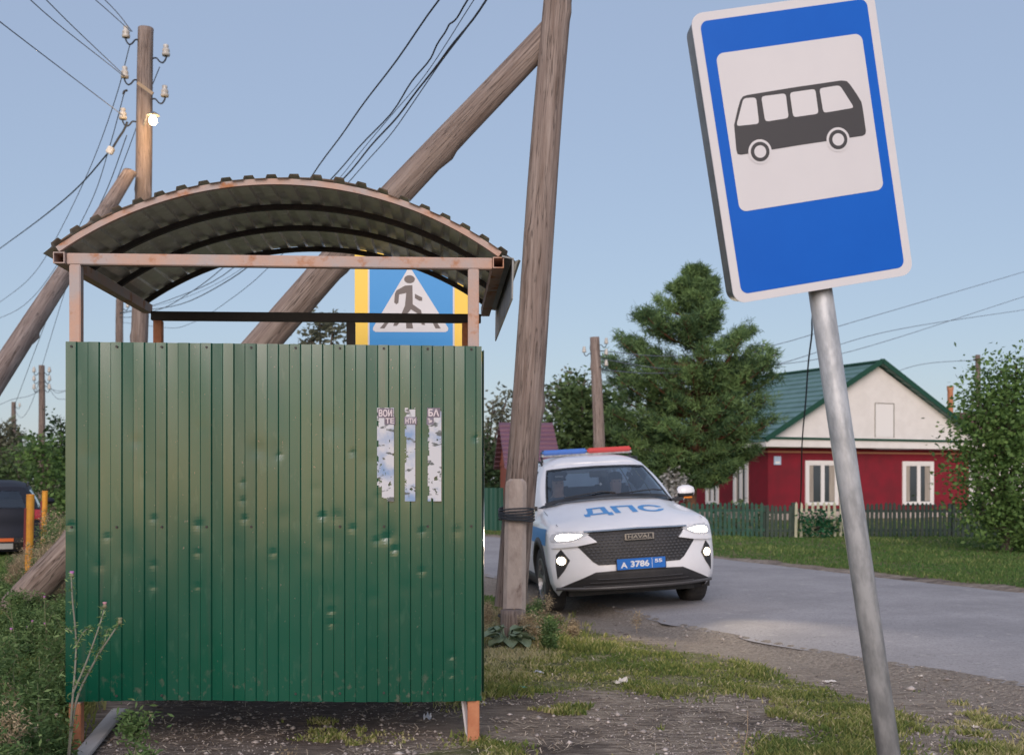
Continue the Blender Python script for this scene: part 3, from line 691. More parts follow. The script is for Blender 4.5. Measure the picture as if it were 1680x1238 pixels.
# ------------------------------------------------------------ pedestrian crossing sign
S2 = 201.0; D2 = F/S2
x0, z0 = (582-CX)/F*D2, H-(592-CY)/F*D2; SW = 186/S2
cs = thing('crossing_sign', 'square blue pedestrian crossing sign on a yellow backing board behind the shelter', 'road sign', (x0, D2, z0), (0, 0, R(1)))
cp = lambda x, y: ((440+x/3.752-582)/S2, (592-(270+y/3.752))/S2)
mb = MB(); mb.bbox((0, 0, 0), (SW, .02, SW+.02)); mb.build('yellow_board', M_yellow, cs, world=False)
xl, xr = (604-582)/S2, (744-582)/S2
mb = MB(); mb.bbox((xl-.002, -.006, .09), (xr+.008, -.001, .09+(xr-xl)+.01)); mb.build('white_border', M_white, cs, world=False)
mb = MB(); mb.bbox((xl+.012, -.009, .103), (xr-.006, -.007, .085+(xr-xl)+.003)); mb.build('blue_field', M_lblue, cs, world=False)
tri_ = [cp(*p) for p in ((868, 640), (884, 648), (892, 662), (1108, 1005), (1106, 1022), (1090, 1030), (662, 1030), (646, 1020), (646, 1004), (848, 662), (855, 648))]
mb = MB(); ngon(mb, tri_, -.0105); mb.build('white_triangle', M_white, cs, world=False)
mb = MB()
ngon(mb, [cp(870+33*math.cos(a), 706+25*math.sin(a)) for a in np.linspace(0, 6.1, 20)], -.012)
for pl in ([(842, 745), (888, 742), (890, 860), (940, 895), (965, 985), (968, 988), (945, 985), (925, 920), (842, 868), (850, 790), (806, 800), (802, 850), (790, 860), (776, 850), (780, 795), (790, 775)],
           [(842, 868), (880, 890), (842, 935), (792, 992), (770, 992), (775, 978), (820, 920)], [(903, 795), (948, 818), (948, 838), (930, 838), (903, 822)],
           [(730, 957), (752, 957), (716, 1008), (688, 1008)], [(848, 957), (884, 957), (892, 1008), (850, 1008)], [(1004, 957), (1030, 957), (1062, 1008), (1030, 1008)]):
    ngon(mb, [cp(*p) for p in pl], -.012)
mb.build('walking_figure_symbol', M_brownblk, cs, world=False)
MB().tube([(SW/2, .05, SW-.05), (SW/2, .05, -z0-.1)], .038, 14).build('post', M_galv, cs, smooth=True, world=False)

# ------------------------------------------------------------ poles
def insulator(mb_m, parent, base, side, m_i, k=1.0):
    """hook with a ceramic cup; base is on the pole surface, side a unit x direction"""
    b0 = Vector(base); s = side
    h = MB().tube(catmull([b0, b0+Vector((s*.05*k, 0, .005)), b0+Vector((s*.09*k, 0, -.04*k)), b0+Vector((s*.13*k, 0, -.05*k)), b0+Vector((s*.165*k, 0, 0)), b0+Vector((s*.165*k, 0, .05*k))], 4), .010*k, 6)
    ho = h.build('insulator_hook', M_wire, parent)
    c = b0+Vector((s*.165*k, 0, .03*k)); pr_ = [(.018, 0), (.046, 0), (.05, .03), (.036, .045), (.046, .06), (.04, .085), (.026, .095), (.034, .115), (.03, .135), (0, .14)]
    MB().lathe([(r*k, z*k) for r, z in pr_], 12, Matrix.Translation(c)).build('ceramic_cup', m_i, ho, smooth=True)
    return c+Vector((0, 0, .10*k))
M_cer = mat('ceramic_white', (.60, .57, .52), .3, c2=(.40, .37, .33), scale=20)
# main pole behind the shelter, with concrete stub and brace
mp_b = P(846, 1030, 10.35); mp_b.z = -.2
mp = thing('utility_pole', 'tall leaning wooden pole wired to a concrete stub, with a long diagonal brace', 'utility pole', (mp_b.x, mp_b.y, 0))
b0 = P(833, 1040, 10.45); t0 = P(915, 0, 10.45); dirm = (t0-b0)/(t0.z-b0.z)
log('pole_shaft', b0+dirm*.25, t0+dirm*1.0, .136, .128, M_wood, mp, 24, 1)
br0 = P(8, 1022, 11.7); br1 = P(888, 66, 10.55); dd = (br1-br0).normalized()
br = log('brace', br0-dd*.35, br1+dd*.05, .175, .120, M_wood, mp, 22, 2, cut=.13, wob=.02); br['label'] = 'long diagonal wooden brace'
stub = MB(); q0 = P(842, 1030, 10.2); q1 = P(847, 786, 10.2)
ch = [(-.085, -.11), (.085, -.11), (.085, .07), (-.085, .07)]
def oct_(c, wx, wy, ch=.035):
    return [c+Vector(p) for p in ((-wx+ch, -wy, 0), (wx-ch, -wy, 0), (wx, -wy+ch, 0), (wx, wy, 0), (-wx, wy, 0), (-wx, -wy+ch, 0))]
rws = []
for k in range(25):
    f = k/24; c = Vector((q0.x+(q1.x-q0.x)*f, q0.y, -.25+(q1.z+.25)*f)); wx = .104-.012*f
    if k >= 22: wx *= (1, .92, .62)[k-22]; c.z = q1.z-.05+(0, .03, .055)[k-22]
    ring = oct_(c, wx, .075); rws.append(ring+[ring[0]])
stub.grid(rws); stub.add(rws[-1][:-1], [tuple(range(6))]); stub.build('concrete_stub', M_conc, mp)
for zc, n_t in ((1.4-(838-CY)/181, 5), (1.4-(846-CY)/181, 3), (1.4-(1004-CY)/181, 1)):
    wr = MB()
    for k in range(n_t):
        pts = []
        for a in np.linspace(0, 2*math.pi, 41):
            pts.append((.040+math.copysign(abs(math.cos(a))**.55, math.cos(a))*.158, 10.34+math.copysign(abs(math.sin(a))**.6, math.sin(a))*.262, zc+(k-n_t/2)*.016+.012*math.sin(a*2+k)))
        wr.tube(pts, .0075, 6, cap=False)
    wr.build('wire_binding', M_wire, mp)
log('stub_footing', P(841, 1075, 10.02), P(841, 1000, 10.02), .118, .105, M_wood, mp, 16, 4)
def pole(name, label, px0, pyb, px1, pyt, D, r0, r1, m=M_wood_far, seed=0, group=None, n=16, cat='utility pole'):
    b_ = P(px0, pyb, D); t_ = P(px1, pyt, D); b_.z = max(b_.z, -.3) if b_.z < 0 else b_.z
    e = thing(name, label, cat, (b_.x, b_.y, 0), group=group)
    s_ = (t_-b_)/(t_.z-b_.z); log('pole_shaft', b_-s_*(b_.z+.2), t_, r0, r1, m, e, n, seed); return e
lp = pole('utility_pole', 'wooden pole on the left with white insulators, a lit street lamp and a side brace', 222, 900, 240, 46, 19.0, .155, .118, M_wood, 5, n=20)
log('brace', P(-290, 1060, 10.0), P(214, 282, 18.7), .165, .10, M_wood, lp, 18, 7, cut=.12)
DL = 18.95
ins = []
for px, py, s in ((229, 66, -1), (250, 96, 1), (227, 132, -1), (248, 163, 1), (224, 200, -1)):
    ins.append(insulator(None, lp, P(px, py, DL), s, M_cer, 1.35))
MB().bar(P(226, 136, 18.8), P(251, 154, 18.7), .02, .05).build('cross_brace_plate', mat('brass_plate', (.6, .42, .26), .4, .6), lp)
lamp = MB().tube(catmull([P(236, 205, 18.85), P(242, 190, 18.6), P(249, 190, 18.5)], 5), .014, 7).build('lamp_bracket', M_galv, lp)
lc = P(251, 193, 18.45)
MB().lathe([(.02, .09), (.04, .085), (.10, .045), (.105, .03), (.10, .03), (.04, .06)], 18, Matrix.Translation(lc))  .build('lamp_shade', M_signside, lamp, smooth=True)
MB().lathe([(0, -.12), (.035, -.11), (.06, -.07), (.06, -.03), (.035, .02), (0, .03)], 16, Matrix.Translation(lc)).build('lamp_bulb', M_bulb, lamp, smooth=True)
pl_ = bpy.data.lights.new('street_lamp_light', 'POINT'); pl_.energy = 16; pl_.color = (1, .62, .28); pl_.shadow_soft_size = .1
plo = bpy.data.objects.new('street_lamp_light', pl_); COL.objects.link(plo); plo.location = lc+Vector((0, -.12, -.22))
p2 = pole('utility_pole', 'slim distant pole with one white insulator, seen between the shelter roof and wall', 193, 880, 197, 490, 47, .17, .14, seed=9)
insulator(None, p2, P(199, 506, 46.8), 1, M_cer, 1.6)
p3 = pole('utility_pole', 'distant wooden pole above the parked dark car, taller of the two at the left edge', 68, 850, 68.5, 599, 50, .15, .12, seed=10)
for k in range(3): insulator(None, p3, P(71, 612+k*14, 49.8), 1, M_cer, 1.6); insulator(None, p3, P(66, 612+k*14, 49.8), -1, M_cer, 1.6)
p4 = pole('utility_pole', 'farthest thin pole at the left edge behind the hedge trees', 21, 840, 23, 659, 70, .16, .12, seed=11)
insulator(None, p4, P(25, 668, 69.8), 1, M_cer, 1.6)
p5 = pole('utility_pole', 'bare wooden pole standing behind the police car in front of the pine', 988, 880, 976, 553, 27, .15, .11, M_wood, 12)
for k in range(3): insulator(None, p5, P(983, 566+k*18, 26.9), 1, M_cer, 1.0)
insulator(None, p5, P(970, 580, 26.9), -1, M_cer, 1.0)
p6 = pole('utility_pole', 'thin dark pole with a small crossarm above the bush at the right edge', 1606, 860, 1604, 582, 55, .13, .11, seed=14)
MB().bar(P(1597, 590, 54.9), P(1613, 589, 54.9), .06, .09).build('crossarm', M_wood_far, p6); MB().bar(P(1599, 605, 54.9), P(1609, 604, 54.9), .05, .07).build('crossarm', M_wood_far, p6)

# ------------------------------------------------------------ overhead wires
def wire(pts, D0, D1, r=.007, m=M_wire, label=None, group=None, cat='wire', wob=0, name='overhead_wire'):
    p = np.array(catmull(pts, 8)); seg = np.r_[0, np.cumsum(np.linalg.norm(np.diff(p, axis=0), axis=1))]; s = seg/seg[-1]
    D = 1/(1/D0+(1/D1-1/D0)*s); ph = random.uniform(0, 6)
    pts3 = [P(a+wob*math.sin(k*.9+ph), b_+wob*math.cos(k*.63+ph), dd_) for k, ((a, b_), dd_) in enumerate(zip(p, D))]
    o = MB().tube(pts3, r, 5).build(name, m); return tag(o, label, cat, group)
g1 = 'thick cables climbing to the leaning pole'
for pts, r, wb, lb in (([(925, -262), (723, 0), (590, 180), (505, 297), (420, 392), (330, 468), (250, 512), (197, 520)], .011, 1.6, 'black cable in the upper sky, leftmost of the bundle rising to the top edge'),
                   ([(925, -218), (770, 0), (735, 45), (705, 95), (640, 185), (537, 300), (430, 405), (300, 485), (197, 512)], .010, 1.8, 'black cable in the upper sky, second from the left in the bundle'),
                   ([(925, -215), (778, 0), (700, 120), (620, 215), (545, 305), (430, 416), (320, 482), (197, 514)], .005, .3, 'thin straight grey wire between the thicker cables of the bundle'),
                   ([(925, -180), (798, 0), (718, 106), (640, 205), (553, 302), (450, 402), (330, 486), (197, 516)], .012, 1.2, 'black cable in the upper sky, rightmost thick one of the bundle'),
                   ([(925, -178), (798, 2), (718, 110), (645, 215), (566, 305), (460, 420), (380, 490), (310, 532), (270, 537), (197, 528)], .0065, .4, 'thin wire running just below the rightmost thick cable')):
    wire(pts, 9.6, 45, r, M_wire, lb, g1, wob=wb)
g2 = 'wires from the left edge up to the lamp pole'
for a_, c_, pm, lb in (((-20, -150), (215, 52), (152, -4), 'wire from the top edge to the topmost insulator, left one of two'), ((10, -150), (217, 52), (170, -2), 'wire from the top edge to the topmost insulator, right one of two'),
                   ((-60, -150), (206, 126), (78, 2), 'wire from the top edge to the second insulator, upper one of two'), ((-100, -160), (204, 126), (50, 0), 'wire from the top edge to the second insulator, lower one of two'),
                   ((-120, -60), (202, 190), (0, 36), 'lone wire from the left edge down to the third insulator')):
    wire([a_, pm, c_], 9.5, DL, .0065, M_wire2, lb, g2)
g3 = 'wires falling away from the lamp pole to the far poles'
for pts, r, lb in (([(213, 74), (190, 160), (150, 270), (95, 385), (50, 455), (-20, 510)], .008, 'thin wire falling left from the topmost insulator'),
               ([(205, 148), (180, 240), (150, 330), (90, 440), (40, 500), (-20, 530)], .008, 'thin wire falling left from the second insulator'),
               ([(262, 110), (240, 165), (205, 260), (165, 360), (120, 440), (66, 610)], .008, 'thin wire falling from the right hand insulator behind the pole'),
               ([(208, 222), (180, 300), (150, 365), (120, 430), (90, 490), (22, 670)], .008, 'thin wire falling from the lowest left insulator'),
               ([(181, 247), (130, 305), (70, 356), (-20, 422)], .014, 'thick dark cable sagging to the left edge from the small white block')):
    wire(pts, DL, 40, r, M_wire2 if r < .01 else M_wire, lb, g3)
blk = thing('cable_insulator', 'small white block insulator hanging in the thick cable left of the lamp pole', 'insulator', P(181, 247, DL))
MB().box(P(181, 247, DL), (.11, .09, .12), (0, .5, 0)).build('block', M_cer, blk, bevel=.015)
MB().tube(catmull([P(184, 244, DL), P(195, 226, DL), P(203, 214, DL), P(209, 200, DL)], 4), .018, 6).build('tail_cable', M_wire, blk)
wire([(209, 148), (204, 150), (202, 155)], DL, DL, .02, M_wire, 'short dark clamp hanging beside the second insulator', None, name='cable_clamp', cat='clamp')
g4 = 'faint wires over the pine and the right sky'
for pts, lb in (([(983, 575), (1100, 584), (1250, 570), (1400, 528), (1700, 440)], 'faint wire crossing the pine, highest at the right edge'),
            ([(983, 588), (1100, 605), (1250, 600), (1400, 575), (1700, 480)], 'faint wire crossing the pine, middle one at the right edge'),
            ([(983, 606), (1080, 612), (1250, 603), (1450, 545), (1700, 505)], 'faint wire crossing the pine, lowest at the right edge')):
    wire(pts, 27, 45, .010, M_wire2, lb, g4)
for k, pts in enumerate(([(1604, 590), (1500, 600), (1400, 640), (1240, 690)], [(1604, 605), (1640, 604), (1720, 590)], [(1604, 592), (1650, 590), (1720, 575)])):
    wire(pts, 55, 60, .014, M_wire2, ('faint wire sagging left from the far right pole to the red house', 'faint wire leaving the far right pole, lower one', 'faint wire leaving the far right pole, upper one')[k], g4)
g5 = 'tangled wires at the far left poles'
for k, pts in enumerate(([(68, 615), (50, 665), (35, 685), (22, 668)], [(68, 630), (90, 640), (110, 640), (150, 632)], [(68, 628), (85, 638), (105, 642), (200, 600)], [(68, 640), (45, 650), (20, 655), (-10, 668)], [(70, 616), (90, 650), (110, 655), (200, 660)])):
    wire(pts, 50, 50 if k else 66, .011, M_wire2, ('wire sagging between the two far left poles', 'short wire right of the far left pole, straight one', 'wire rising right from the far left pole', 'wire leaving the far left pole to the left edge', 'lowest wire right of the far left pole')[k], g5)
wire([(1350, -300), (1346, 100), (1338, 400), (1334, 505), (1330, 560), (1318, 700), (1311, 868)], 7.6, 24, .012, M_wire, 'thin dark cable hanging down beside the bus stop sign post', None, wob=.7, name='hanging_cable', cat='cable')
# ------------------------------------------------------------ cars
# car space: nose at y=0, y grows to the tail, x to the picture's right, z up
def ip(x, xs, ys): return float(np.interp(x, xs, ys))
WY = [0, .35, .58, .93, 1.6, 2.2, 3.0, 3.65, 4.1, 4.4, 4.62]
WX = [.90, .915, .922, .930, .912, .906, .910, .928, .915, .88, .84]
PZ = [.20, .27, .36, .55, .75, .88, .97, 1.03, 1.08]
PX = [.86, .93, .972, 1.0, .997, .985, .962, .935, .89]
def side_x(y, z): return ip(y, WY, WX)*ip(z, PZ, PX)
def Yf(x, z):
    return .33*(abs(x)/.9)**2.7+ip(z, [.18, .24, .32, .42, .52, .62, .72, .80, .88, .94, 1.0], [.14, .09, .03, .0, .0, .012, .02, .035, .075, .13, .20])
def Yr(x, z):
    return 4.62-.22*(abs(x)/.9)**2.6-ip(z, [.2, .4, .55, .62, .75, .95, 1.1], [.12, .0, .0, .05, .07, .06, .10])
HOODY = [.16, .35, .58, .93, 1.15, 1.45]
HOODC = [.915, .995, 1.055, 1.135, 1.185, 1.21]
def hood_z(x, y):
    zc = ip(y, HOODY, HOODC); e = ip(y, HOODY, [.905, .955, .995, 1.045, 1.085, 1.11])
    a = abs(x)/.80; ridge = .012*math.exp(-((abs(x)-.52)/.07)**2)
    return zc+(e-zc)*a**2.4+ridge
def ring_profile(y):
    """right half cross-section from sill bottom to centre top"""
    pts = [(side_x(y, z), z) for z in (.22, .28, .36, .46, .56, .66, .76, .84)]
    belt = y > 1.45
    tz = 1.11 if belt else hood_z(.80, y)
    for f in (.35, .6, .8, .93, 1.0):
        z = .84+(tz-.84)*f; x = side_x(y, z) if belt else side_x(y, z)*(1-.06*f**4)
        pts.append((x, z))
    xe = pts[-1][0]
    for f in (.94, .85, .72, .58, .44, .30, .15, 0):
        x = xe*f; pts.append((x, hood_z(x, y)-.0*(1-f) if not belt else 1.11+.015*(1-f)))
    return pts
def build_body(root, m, arch_y=(.93, 3.655), rear_cut=4.40):
    ys_ = [.44, .50, .58, .68, .78, .88, .98, 1.08, 1.18, 1.30, 1.42, 1.46, 1.6]+list(np.arange(1.75, 4.36, .10))
    prof = [ring_profile(y) for y in ys_]; n = len(prof[0])
    # front ring lies on the fascia surface
    fr = []
    src = ring_profile(.30)
    for i, (x, z) in enumerate(src):
        zz = max(.29, min(z, .93)) if i < 13 else z
        xx = x*.985
        if i >= 8: zz = .84+(z-.84)*.62
        if i >= 12: zz = ip(abs(xx), [0, .3, .6, .8, .9], [.905, .903, .90, .895, .89])
        fr.append((xx, Yf(xx, zz), zz))
    rr_ = []
    src = ring_profile(4.40)
    for i, (x, z) in enumerate(src): rr_.append((x*.97, Yr(x*.97, min(z, 1.08)), z))
    R3 = [fr]
    for t_ in (.34, .67):
        row = []
        for (x0, y0, z0), (x1, z1) in zip(fr, prof[0]):
            y = y0+(ys_[0]-y0)*t_; x = x0+(x1-x0)*math.sin(t_*math.pi/2); z = z0+(z1-z0)*t_
            if abs(x) < .82 and z > .88: z = z0+(z1-z0)*t_**.8
            row.append((x, y, z))
        R3.append(row)
    for y, p in zip(ys_, prof): R3.append([(x, y, z) for x, z in p])
    R3.append(rr_)
    mb = MB()
    for s in (1, -1):
        rows = []
        for r_ in R3: rows.append([(x*s, y, z) for x, y, z in r_])
        # refine the side for clean wheel openings
        vs = []; 
        mb.grid(rows)
    # caps
    for s in (1, -1):
        for ring, Y_ in ((fr, Yf), (rr_, Yr)):
            rows = []
            zb = .22; nn_ = len(ring)
            for x, y, z in ring:
                row = []
                for t_ in np.linspace(0, 1, 13):
                    zz = z if t_ == 1 else z; row.append((x*t_*s, Y_(x*t_, zz), zz))
                rows.append(row)
            mb.grid(rows)
    # subdivide sides then cut wheel openings
    me = bpy.data.meshes.new('t'); me.from_pydata(mb.v, [], mb.f); bm = bmesh.new(); bm.from_mesh(me)
    bmesh.ops.remove_doubles(bm, verts=bm.verts, dist=.0015)
    es = set()
    for f in bm.faces:
        c = f.calc_center_median()
        if abs(c.x) > .6 and any(abs(c.y-ay) < .6 for ay in arch_y) and c.z < .95: es |= set(f.edges)
    bmesh.ops.subdivide_edges(bm, edges=list(es), cuts=3, use_grid_fill=True)
    dl = [f for f in bm.faces if abs(f.calc_center_median().x) > .55 and any((f.calc_center_median().y-ay)**2+(f.calc_center_median().z-.36)**2 < .405**2 for ay in arch_y)]
    bmesh.ops.delete(bm, geom=dl, context='FACES'); bmesh.ops.recalc_face_normals(bm, faces=bm.faces)
    bm.to_mesh(me); bm.free(); me.name = 'body'
    ob = link('body', me, m, root, True, world=False)
    # dark underbody and wheel wells
    u = MB(); u.bbox((-.70, .45, .20), (.70, 4.35, .50)); u.bbox((-.60, .22, .27), (.60, .5, .6)); u.bbox((-.72, 1.36, .2), (.72, 3.22, .62)); u.build('underbody', M_plast, root, world=False)
    for ay in arch_y:
        for s in (1, -1):
            w_ = MB(); pts = []
            for k in range(19):
                a = math.pi*(-.12+1.24*k/18); row = []
                for x in (.50, .70, .90): row.append((x*s, ay+.425*math.cos(a), .36+.425*math.sin(a)))
                pts.append(row)
            w_.grid(pts); w_.add([(.5*s, ay+.42*math.cos(math.pi*k/12), .36+.42*math.sin(math.pi*k/12)) for k in range(13)], [tuple(range(13))])
            w_.build('wheel_well', M_plast, root, world=False)
            c_ = MB(); rows = []
            for k in range(33):
                a = math.pi*(-.09+1.18*k/32); row = []
                for rr2, ox in ((.385, -.04), (.385, .014), (.42, .018), (.462, .012), (.468, -.012)):
                    y = ay+rr2*math.cos(a); z = max(.2, .36+rr2*math.sin(a)); row.append(((side_x(y, z)+ox)*s, y, z))
                rows.append(row)
            c_.grid(rows).build('arch_trim', M_plast, root, smooth=True, world=False)
    for s in (1, -1):
        c_ = MB(); rows = []
        for y in np.linspace(1.36, 3.23, 14):
            rows.append([((side_x(y, z)+o)*s, y, z) for z, o in ((.20, -.06), (.22, .006), (.30, .016), (.375, .010), (.385, -.004))])
        c_.grid(rows).build('sill_trim', M_plast, root, smooth=True, world=False)
        dl_ = MB()
        for y in (1.42, 2.42, 3.30):
            zs = np.linspace(.40, 1.04, 12); dl_.grid([[((side_x(y+dy, z)+.0015)*s, y+dy+.10*(y > 3)*max(0, .75-z)*-1, z) for dy in (-.004, .004)] for z in zs])
        dl_.build('door_gap', M_dark, root, world=False)
        for y in (1.72+.5, 3.1):
            MB().tube([((side_x(y, .93)+.02)*s, y-.09, .935), ((side_x(y, .93)+.028)*s, y, .94), ((side_x(y, .93)+.02)*s, y+.09, .935)], .013, 8).build('door_handle', m, root, world=False, smooth=True)
    return ob
# greenhouse
BELT = [(0, 1.13, 1.225), (.37, 1.165, 1.212), (.645, 1.26, 1.185), (.775, 1.40, 1.145), (.825, 1.60, 1.105), (.848, 1.95, 1.09), (.855, 2.5, 1.09), (.853, 3.1, 1.09), (.838, 3.6, 1.09), (.79, 4.0, 1.10), (.72, 4.27, 1.10), (.45, 4.40, 1.11), (0, 4.44, 1.115)]
ROOF = [(0, 1.98, 1.605), (.32, 2.0, 1.600), (.53, 2.05, 1.590), (.605, 2.12, 1.58), (.625, 2.26, 1.585), (.63, 2.45, 1.59), (.622, 2.8, 1.585), (.62, 3.15, 1.585), (.60, 3.45, 1.575), (.575, 3.72, 1.560), (.53, 3.86, 1.55), (.33, 3.93, 1.55), (0, 3.95, 1.555)]
def gh_pt(s, t, off=0):
    """s 0..12 along the half outline, t 0..1 belt to roof"""
    i = np.arange(13)
    a = [ip(s, i, [p[k] for p in BELT]) for k in range(3)]; c = [ip(s, i, [p[k] for p in ROOF]) for k in range(3)]
    q = [a[k]+(c[k]-a[k])*t for k in range(3)]; bl = .035*math.sin(math.pi*t)
    side = 1 if 4 < s < 10 else 0; fr_ = max(0, 1-s/3.5); 
    q[0] += bl*(1 if s > 3 and s < 10.5 else .3)*(q[0] > .05); q[1] -= bl*.6*fr_
    if off:
        q[0] += off*(0 if s < 3 or s > 10.5 else 1); q[1] += off*(-1 if s < 3.5 else 1 if s > 10 else 0)*.8; q[2] += off*.4
    return tuple(q)
def gh_patch(mb, s0, s1, t0, t1, sgn, off=0, ns=10, nt=8):
    mb.grid([[(lambda q: (q[0]*sgn, q[1], q[2]))(gh_pt(s, t, off)) for t in np.linspace(t0, t1, nt)] for s in np.linspace(s0, s1, ns)])
def build_greenhouse(root, m, wipers=True):
    sh_ = MB()
    WS, WT = 2.72, .90         # windscreen edge
    for g in (1, -1):
        gh_patch(sh_, 0, WS, WT, 1, g); gh_patch(sh_, WS, 4.25, 0, 1, g, ns=12)      # header and A pillar
        gh_patch(sh_, 4.25, 9.2, .88, 1, g, ns=24); gh_patch(sh_, 4.25, 9.2, 0, .04, g, ns=24)
        gh_patch(sh_, 9.2, 10.6, 0, 1, g); gh_patch(sh_, 10.6, 12, .84, 1, g); gh_patch(sh_, 10.6, 12, 0, .04, g)
        rows = []
        for s in np.linspace(0, 12, 49):
            x, y, z = gh_pt(s, 1); row = []
            for f in np.linspace(1, 0, 9):
                yc = min(max(y, 1.95), 3.95); zc = ip(yc, [1.95, 2.2, 2.6, 3.1, 3.6, 3.95], [1.605, 1.685, 1.715, 1.71, 1.66, 1.56])
                row.append((x*f*g, yc, z+(zc-z)*(1-f**4.5)))
            rows.append(row)
        sh_.grid(rows)
    me = bpy.data.meshes.new('t'); me.from_pydata(sh_.v, [], sh_.f); bm = bmesh.new(); bm.from_mesh(me); bmesh.ops.remove_doubles(bm, verts=bm.verts, dist=.0008)
    bmesh.ops.recalc_face_normals(bm, faces=bm.faces); bm.to_mesh(me); bm.free()
    link('roof_and_pillars', me, m, root, True, world=False)
    ws = MB()
    for g in (1, -1): gh_patch(ws, 0, WS, .0, WT, g, -.012, 16, 12)
    ws.build('windscreen', M_glass, root, smooth=True, world=False)
    fr_ = MB()
    for g in (1, -1):
        gh_patch(fr_, WS-.13, WS+.02, 0, WT, g, .002); gh_patch(fr_, 0, WS, WT-.035, WT+.005, g, .002, 16, 4); gh_patch(fr_, 0, WS+.1, -.04, .045, g, .003, 16, 4)
    fr_.build('windscreen_seal', M_plast, root, smooth=True, world=False)
    for g in (1, -1):
        for s0, s1 in ((4.30, 5.92), (6.06, 7.75), (7.88, 9.15)):
            w_ = MB(); gh_patch(w_, s0, s1, .045, .875, g, -.006, 10, 8); w_.build('side_window', M_glass, root, smooth=True, world=False)
        bp_ = MB(); gh_patch(bp_, 5.90, 6.08, .04, .885, g, .002); gh_patch(bp_, 7.73, 7.90, .04, .885, g, .002); gh_patch(bp_, 4.25, 4.33, .04, .88, g, .002); gh_patch(bp_, 4.25, 9.2, .865, .89, g, .003, 20); gh_patch(bp_, 4.25, 9.2, .03, .055, g, .003, 20)
        bp_.build('window_trim', M_plast, root, smooth=True, world=False)
        rl = MB(); rl.tube([(.60*g, 2.3, 1.595), (.61*g, 2.36, 1.645), (.60*g, 3.0, 1.665), (.595*g, 3.55, 1.645), (.59*g, 3.62, 1.58)], .014, 8); rl.build('roof_rail', M_plast, root, smooth=True, world=False)
    rw = MB()
    for g in (1, -1): gh_patch(rw, 10.6, 12, .05, .83, g, -.004, 10, 8)
    rw.build('rear_window', M_glass, root, smooth=True, world=False)
    for g in (1, -1):
        mi = MB(); rows = []
        for k, (xx, wz, wy) in enumerate(((0, .03, .03), (.02, .066, .06), (.08, .082, .075), (.15, .078, .07), (.20, .055, .05), (.215, .01, .01))):
            rows.append([((.90+xx)*g, 1.62+wy*math.cos(a)*.9, 1.205+wz*math.sin(a)*(1 if math.sin(a) > 0 else .8)) for a in np.linspace(0, 2*math.pi, 17)])
        mi.grid(rows); mi.build('wing_mirror', m, root, smooth=True, world=False)
        mc = MB(); mc.grid([[((.90+xx)*g, 1.62+wy*1.04*math.cos(a)*.9, 1.205+wz*1.04*math.sin(a)*(1 if math.sin(a) > 0 else .8)) for a in np.linspace(math.pi*1.08, math.pi*1.92, 9)] for xx, wz, wy in ((.0, .03, .03), (.02, .066, .06), (.08, .082, .075), (.15, .078, .07), (.205, .05, .045))])
        mc.build('mirror_base', M_plast, root, smooth=True, world=False)
        MB().bar((.80*g, 1.60, 1.11), (.96*g, 1.62, 1.135), .09, .045).build('mirror_arm', M_plast, root, world=False, bevel=.01)
    # cabin
    se = MB()
    for x in (-.38, .38):
        se.box((x, 2.55, .72), (.50, .55, .20)); se.box((x, 2.86, 1.02), (.48, .16, .62), (-.22, 0, 0)); se.box((x, 2.95, 1.38), (.26, .10, .17), (-.15, 0, 0))
    se.box((0, 3.45, .72), (1.3, .5, .2)); se.box((0, 3.75, 1.0), (1.3, .15, .6), (-.25, 0, 0))
    se.build('seats', M_seat, root, world=False, bevel=.04)
    da = MB(); da.box((0, 1.62, 1.0), (1.42, .55, .16)); da.build('dashboard', M_seat, root, world=False, bevel=.05)
    sw = MB(); cM = Matrix.Translation((.38, 2.0, 1.03)) @ Euler((R(68), 0, 0)).to_matrix().to_4x4()
    sw.tube([(.18*math.cos(a), .18*math.sin(a), 0) for a in np.linspace(0, 2*math.pi, 25)], .014, 7, False, cM); sw.build('steering_wheel', M_plast, root, world=False)
    MB().box((0, 1.82, 1.47), (.23, .03, .075)).build('rear_view_mirror', M_plast, root, world=False, bevel=.008)
    fl = MB(); fl.bbox((-.7, 1.4, .5), (.7, 4.2, .62)); fl.build('cabin_floor', M_seat, root, world=False)
def build_wheels(root, arch_y=(.93, 3.655)):
    for ay in arch_y:
        for g in (1, -1):
            M_ = Matrix.Translation((.80*g, ay, .355))
            ty = MB(); ty.lathe([(.235, -.105), (.30, -.118), (.335, -.108), (.352, -.085), (.355, -.03), (.355, .03), (.352, .085), (.335, .108), (.30, .118), (.235, .105)], 44, M_, 'x')
            w_ = ty.build('wheel', M_tyre, root, smooth=True, world=False)
            rm_ = MB(); rm_.lathe([(.238, -.105), (.238, .10), (.222, .105), (.215, .06), (.20, .02), (.0, .02)] if g > 0 else [(.238, .105), (.238, -.10), (.222, -.105), (.215, -.06), (.20, -.02), (.0, -.02)], 32, M_, 'x')
            rm_.build('rim', M_plast, w_, smooth=True, world=False)
            sp = MB()
            for k in range(5):
                a = 2*math.pi*k/5+.3
                for da_ in (-.13, .13):
                    p0 = Vector((.075*g, .05*math.cos(a), .05*math.sin(a))); p1 = Vector((.095*g, .218*math.cos(a+da_), .218*math.sin(a+da_))); sp.bar(p0, p1, .028, .022, (1, 0, 0), M_)
            sp.lathe([(.0, .09*g), (.05, .088*g), (.06, .07*g), (.06, .03*g)], 16, M_, 'x'); sp.lathe([(.212, .06*g), (.222, .112*g), (.236, .11*g), (.238, .09*g)], 32, M_, 'x')
            sp.build('spokes', M_rim, w_, world=False)
